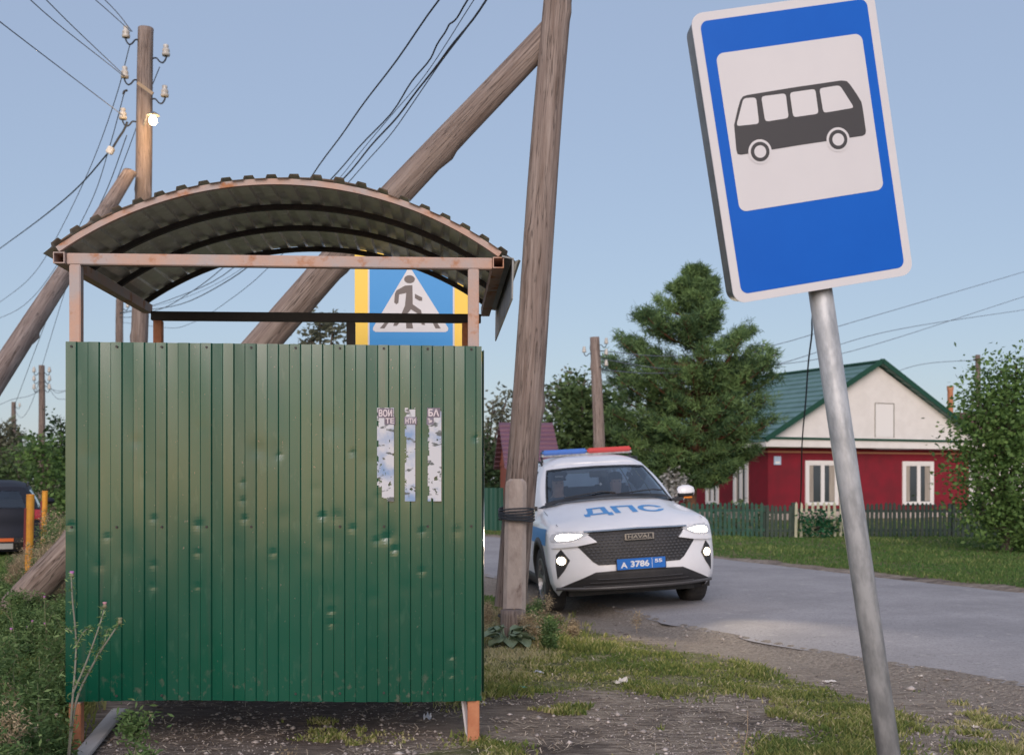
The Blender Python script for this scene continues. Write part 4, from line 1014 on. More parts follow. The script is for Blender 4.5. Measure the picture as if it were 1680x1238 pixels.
def on_front(root, name, poly, m, off=.004, th=.006, step=.05, parent=None, faces=None, Y_=Yf, sgn=1):
    vs, fs = subdiv2d(poly, faces or [tuple(range(len(poly)))], step)
    mb = MB(); n = len(vs)
    mb.add([(x, Y_(x, z)-off*sgn, z) for x, z in vs], fs)
    # rim walls so that the piece has an edge
    if not faces:
        k = len(poly); pts = []
        for i in range(k):
            a, c = poly[i], poly[(i+1) % k]; ns = max(1, int(math.hypot(a[0]-c[0], a[1]-c[1])/.03))
            pts += [(a[0]+(c[0]-a[0])*j/ns, a[1]+(c[1]-a[1])*j/ns) for j in range(ns)]
        pts.append(pts[0]); mb.grid([[(x, Y_(x, z)-off*sgn, z), (x, Y_(x, z)-off*sgn+th*sgn, z)] for x, z in pts])
    return mb.build(name, m, parent or root, world=False, fix=False)
mir = lambda p: [(-x, z) for x, z in reversed(p)]

CAR_ROT = (0, R(-3.2), R(8.0))
nose = Vector((1.38, 12.15, -.038))
pc = thing('police_car', 'white and blue police car with lit headlights and a red and blue light bar', 'police car', nose, CAR_ROT)
pc.scale = (1, 1, 1.02)
build_body(pc, M_paint); build_greenhouse(pc, M_paint); build_wheels(pc)
# grille
GRT = .897
gril = [(-.515, GRT-.004), (0, GRT+.004), (.515, GRT-.004), (.525, .865), (.44, .785), (.635, .745), (.495, .585), (.44, .548), (-.44, .548), (-.495, .585), (-.635, .745), (-.44, .785), (-.525, .865)]
go_ = on_front(pc, 'grille', gril, M_plast, off=.006, th=.01)
# mesh of small scales on the grille
gm_ = MB(); gpoly = [(x*.97, .715+(z-.715)*.94) for x, z in gril]
gxx, gzz = np.meshgrid(np.arange(-.62, .63, .046), np.arange(.56, .90, .030), indexing='ij')
for i in range(gxx.shape[0]):
    for j in range(gxx.shape[1]):
        x = gxx[i, j]+(.023 if j % 2 else 0); z = gzz[i, j]
        if not inpoly(np.array([x]), np.array([z]), gpoly)[0] or (abs(x) < .17 and abs(z-.82) < .05): continue
        y = Yf(x, z)-.008
        q = [(x-.021, z), (x, z-.011), (x+.021, z), (x, z+.013)]
        gm_.add([(a, Yf(a, c)-.009, c) for a, c in q]+[(x, y-.010, z-.003)], [(0, 1, 4), (1, 2, 4), (2, 3, 4), (3, 0, 4)])
gm_.build('grille_mesh', mat('grille_scales', (.09, .085, .085), .35, .3), go_, world=False, fix=False)
on_front(pc, 'chrome_strip', [(-.56, .888), (0, .899), (.56, .888), (.56, .902), (0, .914), (-.56, .902)], M_chrome, .034, .034)
hl = [(.50, .872), (.56, .842), (.62, .815), (.72, .795), (.84, .79), (.885, .80), (.89, .835), (.865, .875), (.80, .893), (.68, .895)]
bl_ = [(.44, .785), (.50, .838), (.56, .828), (.63, .800), (.72, .782), (.86, .775), (.88, .735), (.80, .735), (.635, .750)]
fg = [(.795, .72), (.845, .66), (.855, .56), (.845, .41), (.775, .50), (.715, .605)]
for p_, g in ((hl, 1), (mir(hl), -1)):
    h_ = on_front(pc, 'headlight', p_, M_lens, .006, .01, .03)
    h_['label'] = 'headlight of the police car, lit'
    cxh = .735*g
    sm_ = [(cxh+(x-cxh)*.66, .840+(z-.840)*.60) for x, z in p_]
    on_front(pc, 'lit_lens', sm_, M_headl, .010, .003, .03, parent=h_)
for p_ in (bl_, mir(bl_)): on_front(pc, 'headlight_blade', p_, M_paint, .034, .034, .03)
for p_, g in ((fg, 1), (mir(fg), -1)):
    f_ = on_front(pc, 'fog_lamp', p_, M_plast, .004, .006, .03)
    on_front(pc, 'lit_lens', circ(.80*g, .60, .040, 18), M_fogl, .012, .01, .02, parent=f_)
low = [(-.84, .31), (-.70, .375), (-.47, .475), (-.30, .482), (.30, .482), (.47, .475), (.70, .375), (.84, .31), (.86, .295), (.6, .285), (-.6, .285), (-.86, .295)]
lo_ = on_front(pc, 'lower_bumper', low, M_plast, .010, .012)
sl = MB()
for z in (.40, .365, .33): sl.grid([[(x, Yf(x, z)-.022, z+.006), (x, Yf(x, z)-.028, z), (x, Yf(x, z)-.012, z-.006)] for x in np.linspace(-.46-(.4-z)*2, .46+(.4-z)*2, 30)])
sl.build('bumper_slats', mat('bumper_slats', (.06, .055, .055), .5), lo_, world=False)
lip = MB(); lip.grid([[(x, Yf(x, .31)-.02, .322), (x, Yf(x, .30)-.035, .305), (x, Yf(x, .30)-.02, .288)] for x in np.linspace(-.86, .86, 40)]); lip.build('bumper_lip', mat('lip', (.08, .075, .075), .45), lo_, world=False)
em = MB(); em.box((0, -.004, .822), (.315, .018, .066)); eo = em.build('emblem', M_chrome, pc, world=False, bevel=.005)
vs, fs = fit_text('HAVAL', -.125, .125, .804, .841, .03)
MB().box((0, -.0138, .822), (.28, .003, .05)).build('emblem_ground', M_plast, eo, world=False)
em = MB(); em.add([(x+(z-.82)*.15, -.0175, z) for x, z in vs], fs); em.build('emblem_lettering', M_chrome, eo, world=False, fix=False)
pl = MB(); pl.box((0, -.022, .546), (.535, .012, .122)); plo_ = pl.build('number_plate', M_plast, pc, world=False)
MB().box((0, -.0295, .546), (.52, .003, .110)).build('plate_field', M_plblue, plo_, world=False)
pt = MB()
for s_, a, c, e0, e1 in (('A', -.222, -.150, .508, .566), ('3786', -.115, .085, .512, .578), ('55', .145, .225, .546, .583)):
    vs, fs = fit_text(s_, a, c, e0, e1, .035); pt.add([(x, -.0325, z) for x, z in vs], fs)
pt.build('plate_number', M_plwhite, plo_, world=False, fix=False); MB().box((.116, -.0318, .546), (.004, .0006, .10)).build('plate_divider', M_plwhite, plo_, world=False)
# bonnet lettering and creases
vs, fs = fit_text('ДПС', -.46, .46, .50, .84, .03)
vs, fs = subdiv2d(vs, fs, .06)
MB().add([(x, y, hood_z(x, y)+.004) for x, y in vs], fs).build('bonnet_lettering', M_carblue, pc, world=False, fix=False)
for g in (1, -1):
    st = MB(); st.grid([[((side_x(y, z)+.003)*g, y, z) for z in np.linspace(.74+.02*math.sin(y), .925, 5)] for y in np.linspace(.50, 4.15, 40)]); st.build('blue_stripe', M_carblue, pc, smooth=True, world=False)
gap = MB()
for g in (1, -1): gap.grid([[(x*g, y, hood_z(x, y)+.0015) for x in (xc-.003, xc+.003)] for y, xc in [(q, .80-.0*q) for q in np.linspace(.35, 1.2, 16)]])
gap.build('bonnet_gap', M_dark, pc, world=False)
wi = MB(); wi.tube([(-.55, 1.20, 1.225), (-.1, 1.24, 1.275), (.05, 1.20, 1.255)], .008, 6); wi.tube([(.05, 1.11, 1.24), (.5, 1.24, 1.265), (.62, 1.29, 1.25)], .008, 6); wi.build('wipers', M_plast, pc, world=False)
lb = MB(); lb.box((0, 2.52, 1.72), (1.16, .14, .03)); lbo = lb.build('light_bar', M_galv, pc, world=False, bevel=.008)
MB().box((-.285, 2.52, 1.758), (.565, .20, .062)).build('blue_lens', M_lbblue, lbo, world=False, bevel=.018)
MB().box((.285, 2.52, 1.758), (.565, .20, .062)).build('red_lens', M_lbred, lbo, world=False, bevel=.018)
for g in (1, -1): MB().bar((.56*g, 2.52, 1.62), (.57*g, 2.52, 1.735), .04, .02).build('light_bar_bracket', M_plast, lbo, world=False)
for g in (1, -1): MB().box((1.02*g, 1.60, 1.14), (.10, .05, .018)).build('amber_repeater', M_orange, pc, world=False)
bl2 = MB(); bl2.box((0, 1.75, 1.35), (.035, .02, .035)); bl2.build('dash_camera', M_white, pc, world=False, bevel=.01)
for g in (1, -1):
    sp_ = bpy.data.lights.new('headlight_beam', 'SPOT'); sp_.energy = 75; sp_.color = (1, .84, .62); sp_.spot_size = R(75); sp_.spot_blend = 1; sp_.shadow_soft_size = .06
    so_ = bpy.data.objects.new('headlight_beam', sp_); COL.objects.link(so_); so_.parent = pc; so_.location = (.74*g, -.02+.12, .84); so_.rotation_euler = (R(81), 0, R(180)); so_.location.y = -.03

# people in the police car, seated
def seated(name, label, loc, cap, m_top):
    me = bpy.data.meshes.new(name)
    V_ = [(0, 0, .0, .15), (0, .02, .22, .15), (0, .03, .42, .17), (0, .03, .52, .10), (0, .0, .60, .055), (0, -.02, .68, .085), (0, -.02, .78, .088), (0, -.01, .83, .06),
          (.19, .02, .47, .065), (.25, -.10, .25, .050), (.18, -.38, .30, .036), (.15, -.45, .33, .035), (-.19, .02, .47, .065), (-.25, -.10, .25, .050), (-.18, -.38, .30, .036), (-.15, -.45, .33, .035),
          (.11, -.12, .0, .10), (.13, -.48, .03, .075), (.13, -.52, -.32, .05), (-.11, -.12, .0, .10), (-.13, -.48, .03, .075), (-.13, -.52, -.32, .05), (0, -.11, .70, .022), (0, -.09, .66, .03)]
    E_ = [(0, 1), (1, 2), (2, 3), (3, 4), (4, 5), (5, 6), (6, 7), (3, 8), (8, 9), (9, 10), (10, 11), (3, 12), (12, 13), (13, 14), (14, 15), (0, 16), (16, 17), (17, 18), (0, 19), (19, 20), (20, 21), (5, 22), (5, 23)]
    # five short fingers on each hand
    for hb, sx in ((11, 1), (15, -1)):
        for k in range(5):
            n0 = len(V_); bx, by, bz, _ = V_[hb]; ang = (k-2)*.35
            V_.append((bx+.03*math.sin(ang)*sx, by-.05, bz+.02*math.cos(ang), .011)); V_.append((bx+.045*math.sin(ang)*sx, by-.08+.01*abs(k-2), bz-.005, .009)); E_ += [(hb, n0), (n0, n0+1)]
    me.from_pydata([v[:3] for v in V_], E_, []); o = bpy.data.objects.new(name, me); COL.objects.link(o)
    md = o.modifiers.new('skin', 'SKIN'); md.use_smooth_shade = True
    for i, v in enumerate(V_): me.skin_vertices[0].data[i].radius = (v[3], v[3]*(.72 if i < 3 else 1))
    me.skin_vertices[0].data[0].use_root = True
    s2 = o.modifiers.new('sub', 'SUBSURF'); s2.levels = 2; s2.render_levels = 2
    m2 = bpy.data.meshes.new_from_object(o.evaluated_get(bpy.context.evaluated_depsgraph_get())); bpy.data.objects.remove(o)
    e = thing(name, label, 'person'); e.matrix_world = pc_mat @ Matrix.Translation(loc)
    m2.materials.clear(); m2.materials.append(m_top); m2.materials.append(M_skin)
    for p_ in m2.polygons:
        c = p_.center; p_.material_index = 1 if (c.z > .58 or (c.y < -.40 and c.z > .2)) else 0; p_.use_smooth = True
    b_ = link('body', m2, None, e, False, world=False)
    if cap:
        c = MB(); c.lathe([(0, .93), (.115, .925), (.135, .90), (.105, .86), (.10, .83)], 20, Matrix.Translation((0, -.02, -.03))); c.box((0, -.14, .805), (.16, .09, .012), (.25, 0, 0))
        co_ = c.build('cap', M_uni, e, world=False, smooth=True); MB().box((0, -.135, .838), (.10, .01, .02)).build('cap_band', M_white, co_, world=False)
    else:
        h_ = MB(); h_.lathe([(0, .885), (.06, .875), (.092, .84), (.098, .79), (.088, .75)], 18, Matrix.Translation((0, 0.0, 0))); h_.build('hair', M_dark, e, world=False, smooth=True)
    f_ = MB()
    for g in (1, -1): f_.lathe([(0, -.004), (.007, 0), (0, .004)], 10, Matrix.Translation((.032*g, -.105, .755)), 'y')
    f_.build('eyes', M_plast, e, world=False)
    return e
pc_mat = Matrix.Translation(nose+Vector((0, 0, .03))) @ Euler(CAR_ROT).to_matrix().to_4x4()
seated('person', 'officer in a dark peaked cap seated behind the windscreen on the left', (-.38, 2.55, .62), True, M_uni)
seated('person', 'person in a pale shirt seated behind the windscreen on the right', (.38, 2.62, .60), False, M_shirt)

# parked car at the left edge, seen from behind
pk = thing('parked_car', 'dark blue car parked at the left edge behind dry weeds, tail light showing', 'car', (-9.30, 22.4+4.0, 0), (0, 0, R(8)))
build_body(pk, M_navy); build_greenhouse(pk, M_navy); build_wheels(pk)
for p_, g in (([(.70, 1.09), (.82, 1.08), (.85, .95), (.84, .86), (.70, .88)], 1), ([(-.70, .88), (-.84, .86), (-.85, .95), (-.82, 1.08), (-.70, 1.09)], -1)):
    on_front(pk, 'tail_light', p_, M_redl, .012, .02, .04, Y_=lambda x, z: Yr(x, z), sgn=-1)
on_front(pk, 'rear_bumper', [(-.86, .25), (.86, .25), (.87, .50), (-.87, .50)], M_plast, .012, .02, Y_=Yr, sgn=-1)
on_front(pk, 'orange_reflector', [(-.35, .43), (.85, .43), (.85, .50), (-.35, .50)], mat('orange_reflector', (.62, .13, .03), .4), .03, .02, Y_=Yr, sgn=-1)
on_front(pk, 'number_plate', [(-.34, .27), (.24, .27), (.24, .39), (-.34, .39)], M_white, .02, .01, Y_=Yr, sgn=-1)
# 180 degree turn: this body is modelled nose first, its tail must face the camera
pk.rotation_euler = (0, 0, R(203)); pk.location = (-10.4, 23.4, 0); pk.scale = (.93, .95, .805)
# ------------------------------------------------------------ houses
M_redbrick = mat('crimson_painted_brick', (.25, .010, .024), .8, c2=(.19, .012, .022), scale=1.6, bump=.3, bscale=30)
M_whitebd = mat('white_painted_boards', (.80, .75, .71), .7, c2=(.75, .70, .66), scale=3)
M_trimw = mat('white_window_frame', (.82, .78, .75), .6)
M_trimo = mat('ochre_trim', (.50, .22, .12), .7)
M_roofg = mat('green_metal_roof', (.085, .17, .155), .42, c2=(.11, .21, .195), scale=2, spec=.7)
M_gtrim = mat('dark_green_trim', (.008, .06, .035), .6)
M_curt = mat('curtain', (.42, .36, .30), .9, c2=(.30, .26, .22), scale=4, stretch=(6, 1, .3))
HR = R(25); hx, hy = 8.40, 38.0
hs = thing('brick_house', 'crimson brick house with a white gable and a green metal roof behind the picket fences', 'house', (hx, hy, 0), (0, 0, HR))
W, Ld, EZ, RZ = 8.9, 9.5, 2.42, 5.38
mb = MB(); mb.bbox((0, 0, -.2), (W, Ld, EZ)); mb.build('wall', M_redbrick, hs, world=False)
# brick courses as shallow raised bands on the gable wall
mb = MB()
for k in range(26):
    z = .35+k*.078; mb.bbox((.0, -.012, z), (W, -.002, z+.062)); mb.bbox((-.012, .0, z), (-.002, Ld, z+.062))
mb.build('brick_courses', M_redbrick, hs, world=False)
mb = MB(); mb.bbox((-.03, -.035, EZ-.16), (W+.03, -.01, EZ-.10)); mb.bbox((-.035, -.03, EZ-.16), (-.01, Ld, EZ-.10)); mb.build('ochre_band', M_trimo, hs, world=False)
mb = MB(); mb.bbox((-.42, -.45, EZ+.02), (W+.42, .3, EZ+.27)); mb.bbox((-.42, .3, EZ+.02), (-.1, Ld+.3, EZ+.22)); mb.build('eaves_board', M_whitebd, hs, world=False)
mb = MB(); mb.bbox((-.46, -.50, EZ+.272), (W+.46, .3, EZ+.34)); mb.build('eaves_drip', M_gtrim, hs, world=False)
mb = MB(); mb.prism([(-.2, EZ+.34), (W+.2, EZ+.34), (W/2, RZ-.12)], -.22, -.15); mb.build('gable', M_whitebd, hs, world=False)
mb = MB(); mb.bbox((4.35, -.232, EZ+.42), (5.15, -.222, EZ+1.55)); mb.build('attic_hatch', M_trimw, hs, world=False)
mb = MB()
for a, c in (((4.33, EZ+.4), (4.33, EZ+1.57)), ((5.17, EZ+.4), (5.17, EZ+1.57)), ((4.33, EZ+1.57), (5.17, EZ+1.57))): mb.bar((a[0], -.235, a[1]), (c[0], -.235, c[1]), .022, .02, (0, 1, 0))
mb.build('hatch_frame', mat('hatch_gap', (.25, .23, .2), .8), hs, world=False)
sl_ = (RZ-EZ-.2)/(W/2+.45); rf = None
for s in (-1, 1):
    mb = MB(); nC = 14
    xe, ze = (-.45, EZ+.2) if s < 0 else (W+.45, EZ+.2)
    for k in range(nC):
        f0, f1 = k/nC, (k+1)/nC
        xa, za = xe+(W/2-xe)*f0, ze+(RZ-ze)*f0; xb, zb = xe+(W/2-xe)*f1, ze+(RZ-ze)*f1
        mb.add([(xa, -.42, za+.055), (xa, Ld+.4, za+.055), (xb, Ld+.4, zb+.0), (xb, -.42, zb+.0), (xa, -.42, za-.02), (xa, Ld+.4, za-.02), (xb, Ld+.4, zb-.06), (xb, -.42, zb-.06)],
               [(0, 1, 2, 3), (4, 7, 6, 5), (0, 4, 5, 1), (3, 2, 6, 7), (0, 3, 7, 4), (1, 5, 6, 2)])
    rf = mb.build('roof', M_roofg, hs, world=False)
    mb = MB(); mb.bar((xe, -.47, ze+.04), (W/2, -.47, RZ+.04), .04, .17, (0, 0, 1)); mb.build('barge_board', M_gtrim, hs, world=False)
MB().bar((W/2, -.45, RZ+.03), (W/2, Ld+.4, RZ+.03), .22, .07).build('ridge_cap', M_gtrim, rf, world=False)
def window(par, M, u0, u1, z0, z1, mull=.52, sill=True):
    """on the plane y=0 facing -y, M places it"""
    fr = MB(); t = .11
    for lo, hi in (((u0-t, -.05, z0-t), (u0, .0, z1+t)), ((u1, -.05, z0-t), (u1+t, .0, z1+t)), ((u0, -.05, z1), (u1, .0, z1+t)), ((u0, -.06, z0-t), (u1, .0, z0))): fr.bbox(lo, hi, M)
    fo = fr.build('window', M_trimw, par, world=False)
    fr = MB(); um = u0+(u1-u0)*mull
    fr.bbox((um-.075, -.044, z0), (um+.075, -.012, z1), M)
    for a in (u0, u1-.05): fr.bbox((a, -.04, z0), (a+.05, -.012, z1), M)
    fr.bbox((u0+.05, -.04, z1-.05), (um-.08, -.012, z1), M); fr.bbox((um+.08, -.04, z1-.05), (u1-.05, -.012, z1), M)
    fr.build('frame', M_trimw, fo, world=False)
    g = MB(); g.bbox((u0, -.020, z0), (u1, -.014, z1), M); g.build('pane', M_wglass, fo, world=False)
    c = MB(); c.bbox((u0+.06, -.026, z0+.02), (u0+(u1-u0)*.14+.06, -.0215, z1-.05), M); c.bbox((um+.09+(u1-um)*.35, -.026, z0+.02), (u1-.06, -.0215, z1-.05), M); c.build('curtain', M_curt, fo, world=False)
    return fo
I4 = Matrix.Identity(4)
window(hs, I4, 1.62, 2.80, .62, 1.90); window(hs, I4, 5.86, 7.08, .60, 1.90)
MS = Matrix(((0, 1, 0, 0), (-1, 0, 0, 0), (0, 0, 1, 0), (0, 0, 0, 1)))      # plane x=0 facing -x
for u0, u1 in ((-1.75, -1.15), (-3.4, -2.85), (-6.6, -5.6)): window(hs, MS, u0, u1, .62, 1.90)
MB().bbox((.22, -.04, 1.86), (.50, -.013, 2.14)).build('house_number_plate', mat('pale_blue_plate', (.45, .56, .70), .5), hs, world=False)
MB().bbox((.27, -.043, 1.90), (.45, -.041, 1.97)).build('plate_text_band', M_trimw, hs, world=False)
MB().bbox((-.06, -.06, -.2), (W+.06, Ld, .3)).build('foundation', M_conc, hs, world=False)
MB().tube([(1.2, 5.2, 4.0), (1.2, 5.2, 7.95)], .025, 6).build('antenna_mast', M_wire, hs, world=False)
an = MB(); an.bar((.6, 5.2, 7.9), (1.8, 5.2, 7.9), .03, .03); an.bar((.7, 5.2, 7.75), (.7, 5.2, 8.0), .02, .02, (1, 0, 0)); an.bar((1.2, 5.2, 7.7), (1.2, 5.2, 8.0), .05, .05, (1, 0, 0)); an.build('antenna', M_wire, hs, world=False)

def simple_house(name, label, loc, rot, W, Ld, ez, rz, mw, mr_, mg, ov=.3, along=True):
    h = thing(name, label, 'house', loc, (0, 0, rot))
    MB().bbox((0, 0, -.2), (W, Ld, ez)).build('wall', mw, h, world=False)
    # ridge runs along x
    mb = MB()
    for g, (ya, yb) in ((0, (-ov, Ld/2)), (1, (Ld+ov, Ld/2))):
        za = ez-.05
        n = 10
        for k in range(n):
            f0, f1 = k/n, (k+1)/n; y0, y1 = ya+(yb-ya)*f0, ya+(yb-ya)*f1; z0_, z1_ = za+(rz-za)*f0, za+(rz-za)*f1
            mb.add([(-ov, y0, z0_+.04), (W+ov, y0, z0_+.04), (W+ov, y1, z1_), (-ov, y1, z1_), (-ov, y0, z0_-.04), (W+ov, y0, z0_-.04), (W+ov, y1, z1_-.06), (-ov, y1, z1_-.06)], [(0, 1, 2, 3), (4, 7, 6, 5), (0, 4, 5, 1), (3, 2, 6, 7), (0, 3, 7, 4), (1, 5, 6, 2)])
    mb.build('roof', mr_, h, world=False)
    mb = MB(); 
    for x in (-.02, W-.04): mb.add([(x, 0, ez), (x, Ld, ez), (x, Ld/2, rz-.08), (x+.06, 0, ez), (x+.06, Ld, ez), (x+.06, Ld/2, rz-.08)], [(0, 1, 2), (3, 5, 4), (0, 3, 4, 1), (1, 4, 5, 2), (2, 5, 3, 0)])
    mb.build('gable', mg, h, world=False)
    return h
M_orange_w = mat('orange_red_siding', (.40, .085, .03), .7, c2=(.33, .06, .025), scale=3)
M_purple = mat('maroon_metal_roof', (.17, .075, .11), .5, c2=(.14, .06, .09), scale=2)
M_redroof = mat('dark_red_metal_roof', (.16, .035, .05), .5)
oh = simple_house('wooden_house', 'orange sided house with a maroon roof half hidden behind the leaning pole', (-0.02, 29.5, 0), R(5), 1.10, 3.6, 1.75, 2.92, M_orange_w, M_purple, M_orange_w, ov=.18)
rh = simple_house('far_house', 'distant house with a dark red roof between the white gable and the right bush', (20.5, 58, 0), R(10), 9, 7, 2.6, 4.95, M_whitebd, M_redroof, M_whitebd)
cp_ = thing('chimney_pipe', 'brown chimney pipe rising behind the right slope of the red house', 'chimney', (P(1559, 700, 50).x, 50, 0))
cb = P(1559, 697, 50); MB().tube([(cb.x, 50, -.1), (cb.x, 50, P(0, 636, 50).z)], .12, 10).build('pipe', M_rustlt, cp_)
MB().tube([(cb.x, 50, P(0, 640, 50).z), (cb.x, 50, P(0, 633, 50).z)], .14, 10).build('collar', M_trimo, cp_)

# ------------------------------------------------------------ fences
def picket_fence(label, a, b, h, m, gap=.105, pw=.07, posts=True, group='picket fences before the red house', mrail=None):
    a = Vector(a); b = Vector(b); Lf = (b-a).length; t = (b-a)/Lf; rot = math.atan2(t.y, t.x)
    e = thing('picket_fence', label, 'fence', (a.x, a.y, 0), (0, 0, rot), group)
    mb = MB(); n = int(Lf/gap)
    for k in range(n):
        x = k*gap+rng.uniform(-.006, .006); hh = h+rng.uniform(-.02, .02); tl = rng.uniform(-.012, .012)
        mb.add([(x, -.012, .03), (x+pw, -.012, .03), (x+pw+tl, -.012, hh-.05), (x+pw/2+tl, -.012, hh), (x+tl, -.012, hh-.05), (x, .010, .03), (x+pw, .010, .03), (x+pw+tl, .010, hh-.05), (x+pw/2+tl, .010, hh), (x+tl, .010, hh-.05)],
               [(0, 1, 2, 3, 4), (9, 8, 7, 6, 5), (0, 5, 6, 1), (1, 6, 7, 2), (2, 7, 8, 3), (3, 8, 9, 4), (4, 9, 5, 0)])
    mb.build('pickets', m, e, world=False)
    for z in (h*.25, h*.78): MB().bbox((0, .012, z-.03), (Lf, .05, z+.03)).build('rail', mrail or m, e, world=False)
    for k in range(int(Lf/2.4)+1):
        x = min(k*2.4, Lf-.04); MB().bbox((x-.04, .052, -.1), (x+.04, .13, h-.02)).build('post', mrail or m, e, world=False)
    return e
M_pkg = mat('green_pickets', (.020, .085, .055), .7, c2=(.012, .05, .035), scale=5, c3=(.06, .07, .05), c3scale=9)
M_pkd = mat('dark_weathered_pickets', (.032, .056, .044), .85, c2=(.055, .070, .055), scale=5)
M_pkl = mat('pale_pickets', (.52, .50, .36), .8, c2=(.40, .40, .28), scale=5)
DF = 26.8
fz = lambda px: (P(px, 885, DF).x, DF, 0)
picket_fence('green picket fence, leftmost section right beside the police car headlight', fz(1120), fz(1255), .86, M_pkg)
picket_fence('dark weathered picket fence section between the green and the pale section', fz(1256), fz(1302), .80, M_pkd)
picket_fence('pale yellowish picket section with a green bush in front, under the left window', fz(1303), fz(1390), .87, M_pkl, gap=.13, pw=.06, mrail=M_pkd)
picket_fence('long dark picket fence running right of the sign post to the big bush', fz(1391), fz(1700), .84, M_pkd)
# green sheet fence seen between the shelter and the pole
gf_ = thing('sheet_fence', 'dark green sheet metal fence in the gap between the shelter and the leaning pole', 'fence', (P(745, 845, 31).x, 31, 0))
mb = MB(); x0 = P(745, 0, 31).x; x1 = P(826, 0, 31).x; rows = []
for x in np.arange(x0, x1, .06): rows.append([(x, 31+(.03 if int((x-x0)/.06) % 4 < 2 else 0), z) for z in (0, 1.16)])
mb.grid(rows).build('panel', mat('green_sheet_fence', (.010, .075, .05), .6), gf_)
for k in range(2): MB().bbox((x0+k*1.2, 31.04, -.1), (x0+k*1.2+.06, 31.1, 1.14)).build('post', M_pkd, gf_)

# ------------------------------------------------------------ trees
def leaves(cent, size, n_per, spread, tone_c, m, name, parent, asp=1.0, up=0.0):
    """many small leaf quads gathered in clumps"""
    c = np.repeat(cent, n_per, 0); n = len(c)
    off = rng.normal(0, 1, (n, 3)); off *= spread[:, None].repeat(n_per, 0) if hasattr(spread, '__len__') else spread
    p = c+off; s = size*rng.uniform(.55, 1.4, n)
    a = rng.normal(0, 1, (n, 3)); a[:, 2] = a[:, 2]*.6+up; a /= np.linalg.norm(a, axis=1)[:, None]
    b_ = np.cross(a, rng.normal(0, 1, (n, 3))); b_ /= np.linalg.norm(b_, axis=1)[:, None]
    A = a*s[:, None]; B = b_*(s*asp)[:, None]
    co = np.stack([p-A, p+B*.9-A*.1, p+A, p-B*.9-A*.1], 1).reshape(-1, 3)
    tn = np.clip(np.repeat(tone_c, n_per)+rng.normal(0, .11, n), 0, 1)
    return raw(name, co, np.arange(n*4), 4, m, parent, tone=tn, smooth=False)
def tree(name, label, D, base_px, blobs, m, leaf=.09, dens=1.0, trunk_r=.12, cat='tree', group=None, depth=1.0, per=26, clump=.22, m_trunk=None, tone0=.45):
    """blobs: (px, py, rx, ry) in picture pixels turned into metres at distance D"""
    bz = P(base_px[0], base_px[1], D); e = thing(name, label, cat, (bz.x, D, 0), group=group)
    cents = []; tones = []; spr = []
    tr = MB(); k = D/F; topz = max(P(0, b_[1], D).z for b_ in blobs)
    tx = bz.x
    tr.tube(catmull([(tx, D, -.15), (tx+.05, D, topz*.25), (tx-.04, D+.03, topz*.55), (tx+.03, D, topz*.88)], 5), [trunk_r*(1-.8*i/15) for i in range(16)], 9)
    for (px, py, rx, ry) in blobs:
        c = P(px, py, D); rx *= k; ry *= k; ry_d = (rx+ry)/2*depth
        n = max(6, int(dens*(rx*ry*ry_d)**.66*34))
        u = rng.normal(0, 1, (n, 3)); u /= np.linalg.norm(u, axis=1)[:, None]; r = rng.uniform(.25, 1, n)**.45
        q = u*r[:, None]*np.array([rx, ry_d, ry])+np.array([c.x, D+rng.normal(0, .2)*rx, c.z]); q = q[q[:, 2] > .1]
        cents.append(q); n = len(q)
        tones.append(np.clip(tone0+rng.normal(0, .17, n), 0, 1)); spr.append(rng.uniform(.5, 1.2, n)*clump)
        z0_ = max(.3, min(c.z*.55, topz*.6)); st = Vector((tx, D, z0_)); mid = st.lerp(Vector((c.x, D, c.z)), .5)+Vector((0, 0, -.1))
        tr.tube(catmull([st, mid, (c.x, D, c.z), (c.x+rng.uniform(-.3, .3)*rx, D, c.z+.7*ry)], 4), [trunk_r*.45*(1-.85*i/12) for i in range(13)], 6)
        for _ in range(5):
            v = q[rng.integers(0, n)] if n else None
            if v is not None: tr.tube([(c.x, D, c.z-.2*ry), (v[0]*.5+c.x*.5, v[1]*.5+D*.5, (v[2]+c.z)/2+.05), tuple(v)], [trunk_r*.16, trunk_r*.1, .006], 4)
    tr.build('trunk', m_trunk or M_bark, e, smooth=True)
    leaves(np.concatenate(cents), leaf, per, np.concatenate(spr), np.concatenate(tones), m, 'crown', e, asp=.62)
    return e
M_bark = mat('bark', (.085, .065, .05), .9, c2=(.15, .12, .10), scale=8)
M_pbark = mat('pine_bark', (.20, .085, .045), .9, c2=(.11, .06, .04), scale=6)
M_leafA = leaf_mat('leaves_mid', (.028, .052, .020), (.11, .16, .058), .65, .3)
M_leafB = leaf_mat('leaves_bright', (.036, .075, .022), (.16, .25, .07), .6, .3)
M_leafC = leaf_mat('leaves_dusty', (.055, .062, .040), (.17, .17, .12), .75, .3)
M_leafD = leaf_mat('leaves_dark', (.012, .028, .012), (.055, .085, .032), .65, .25)
M_needle = leaf_mat('pine_needles', (.026, .056, .028), (.14, .215, .075), .6, .15)
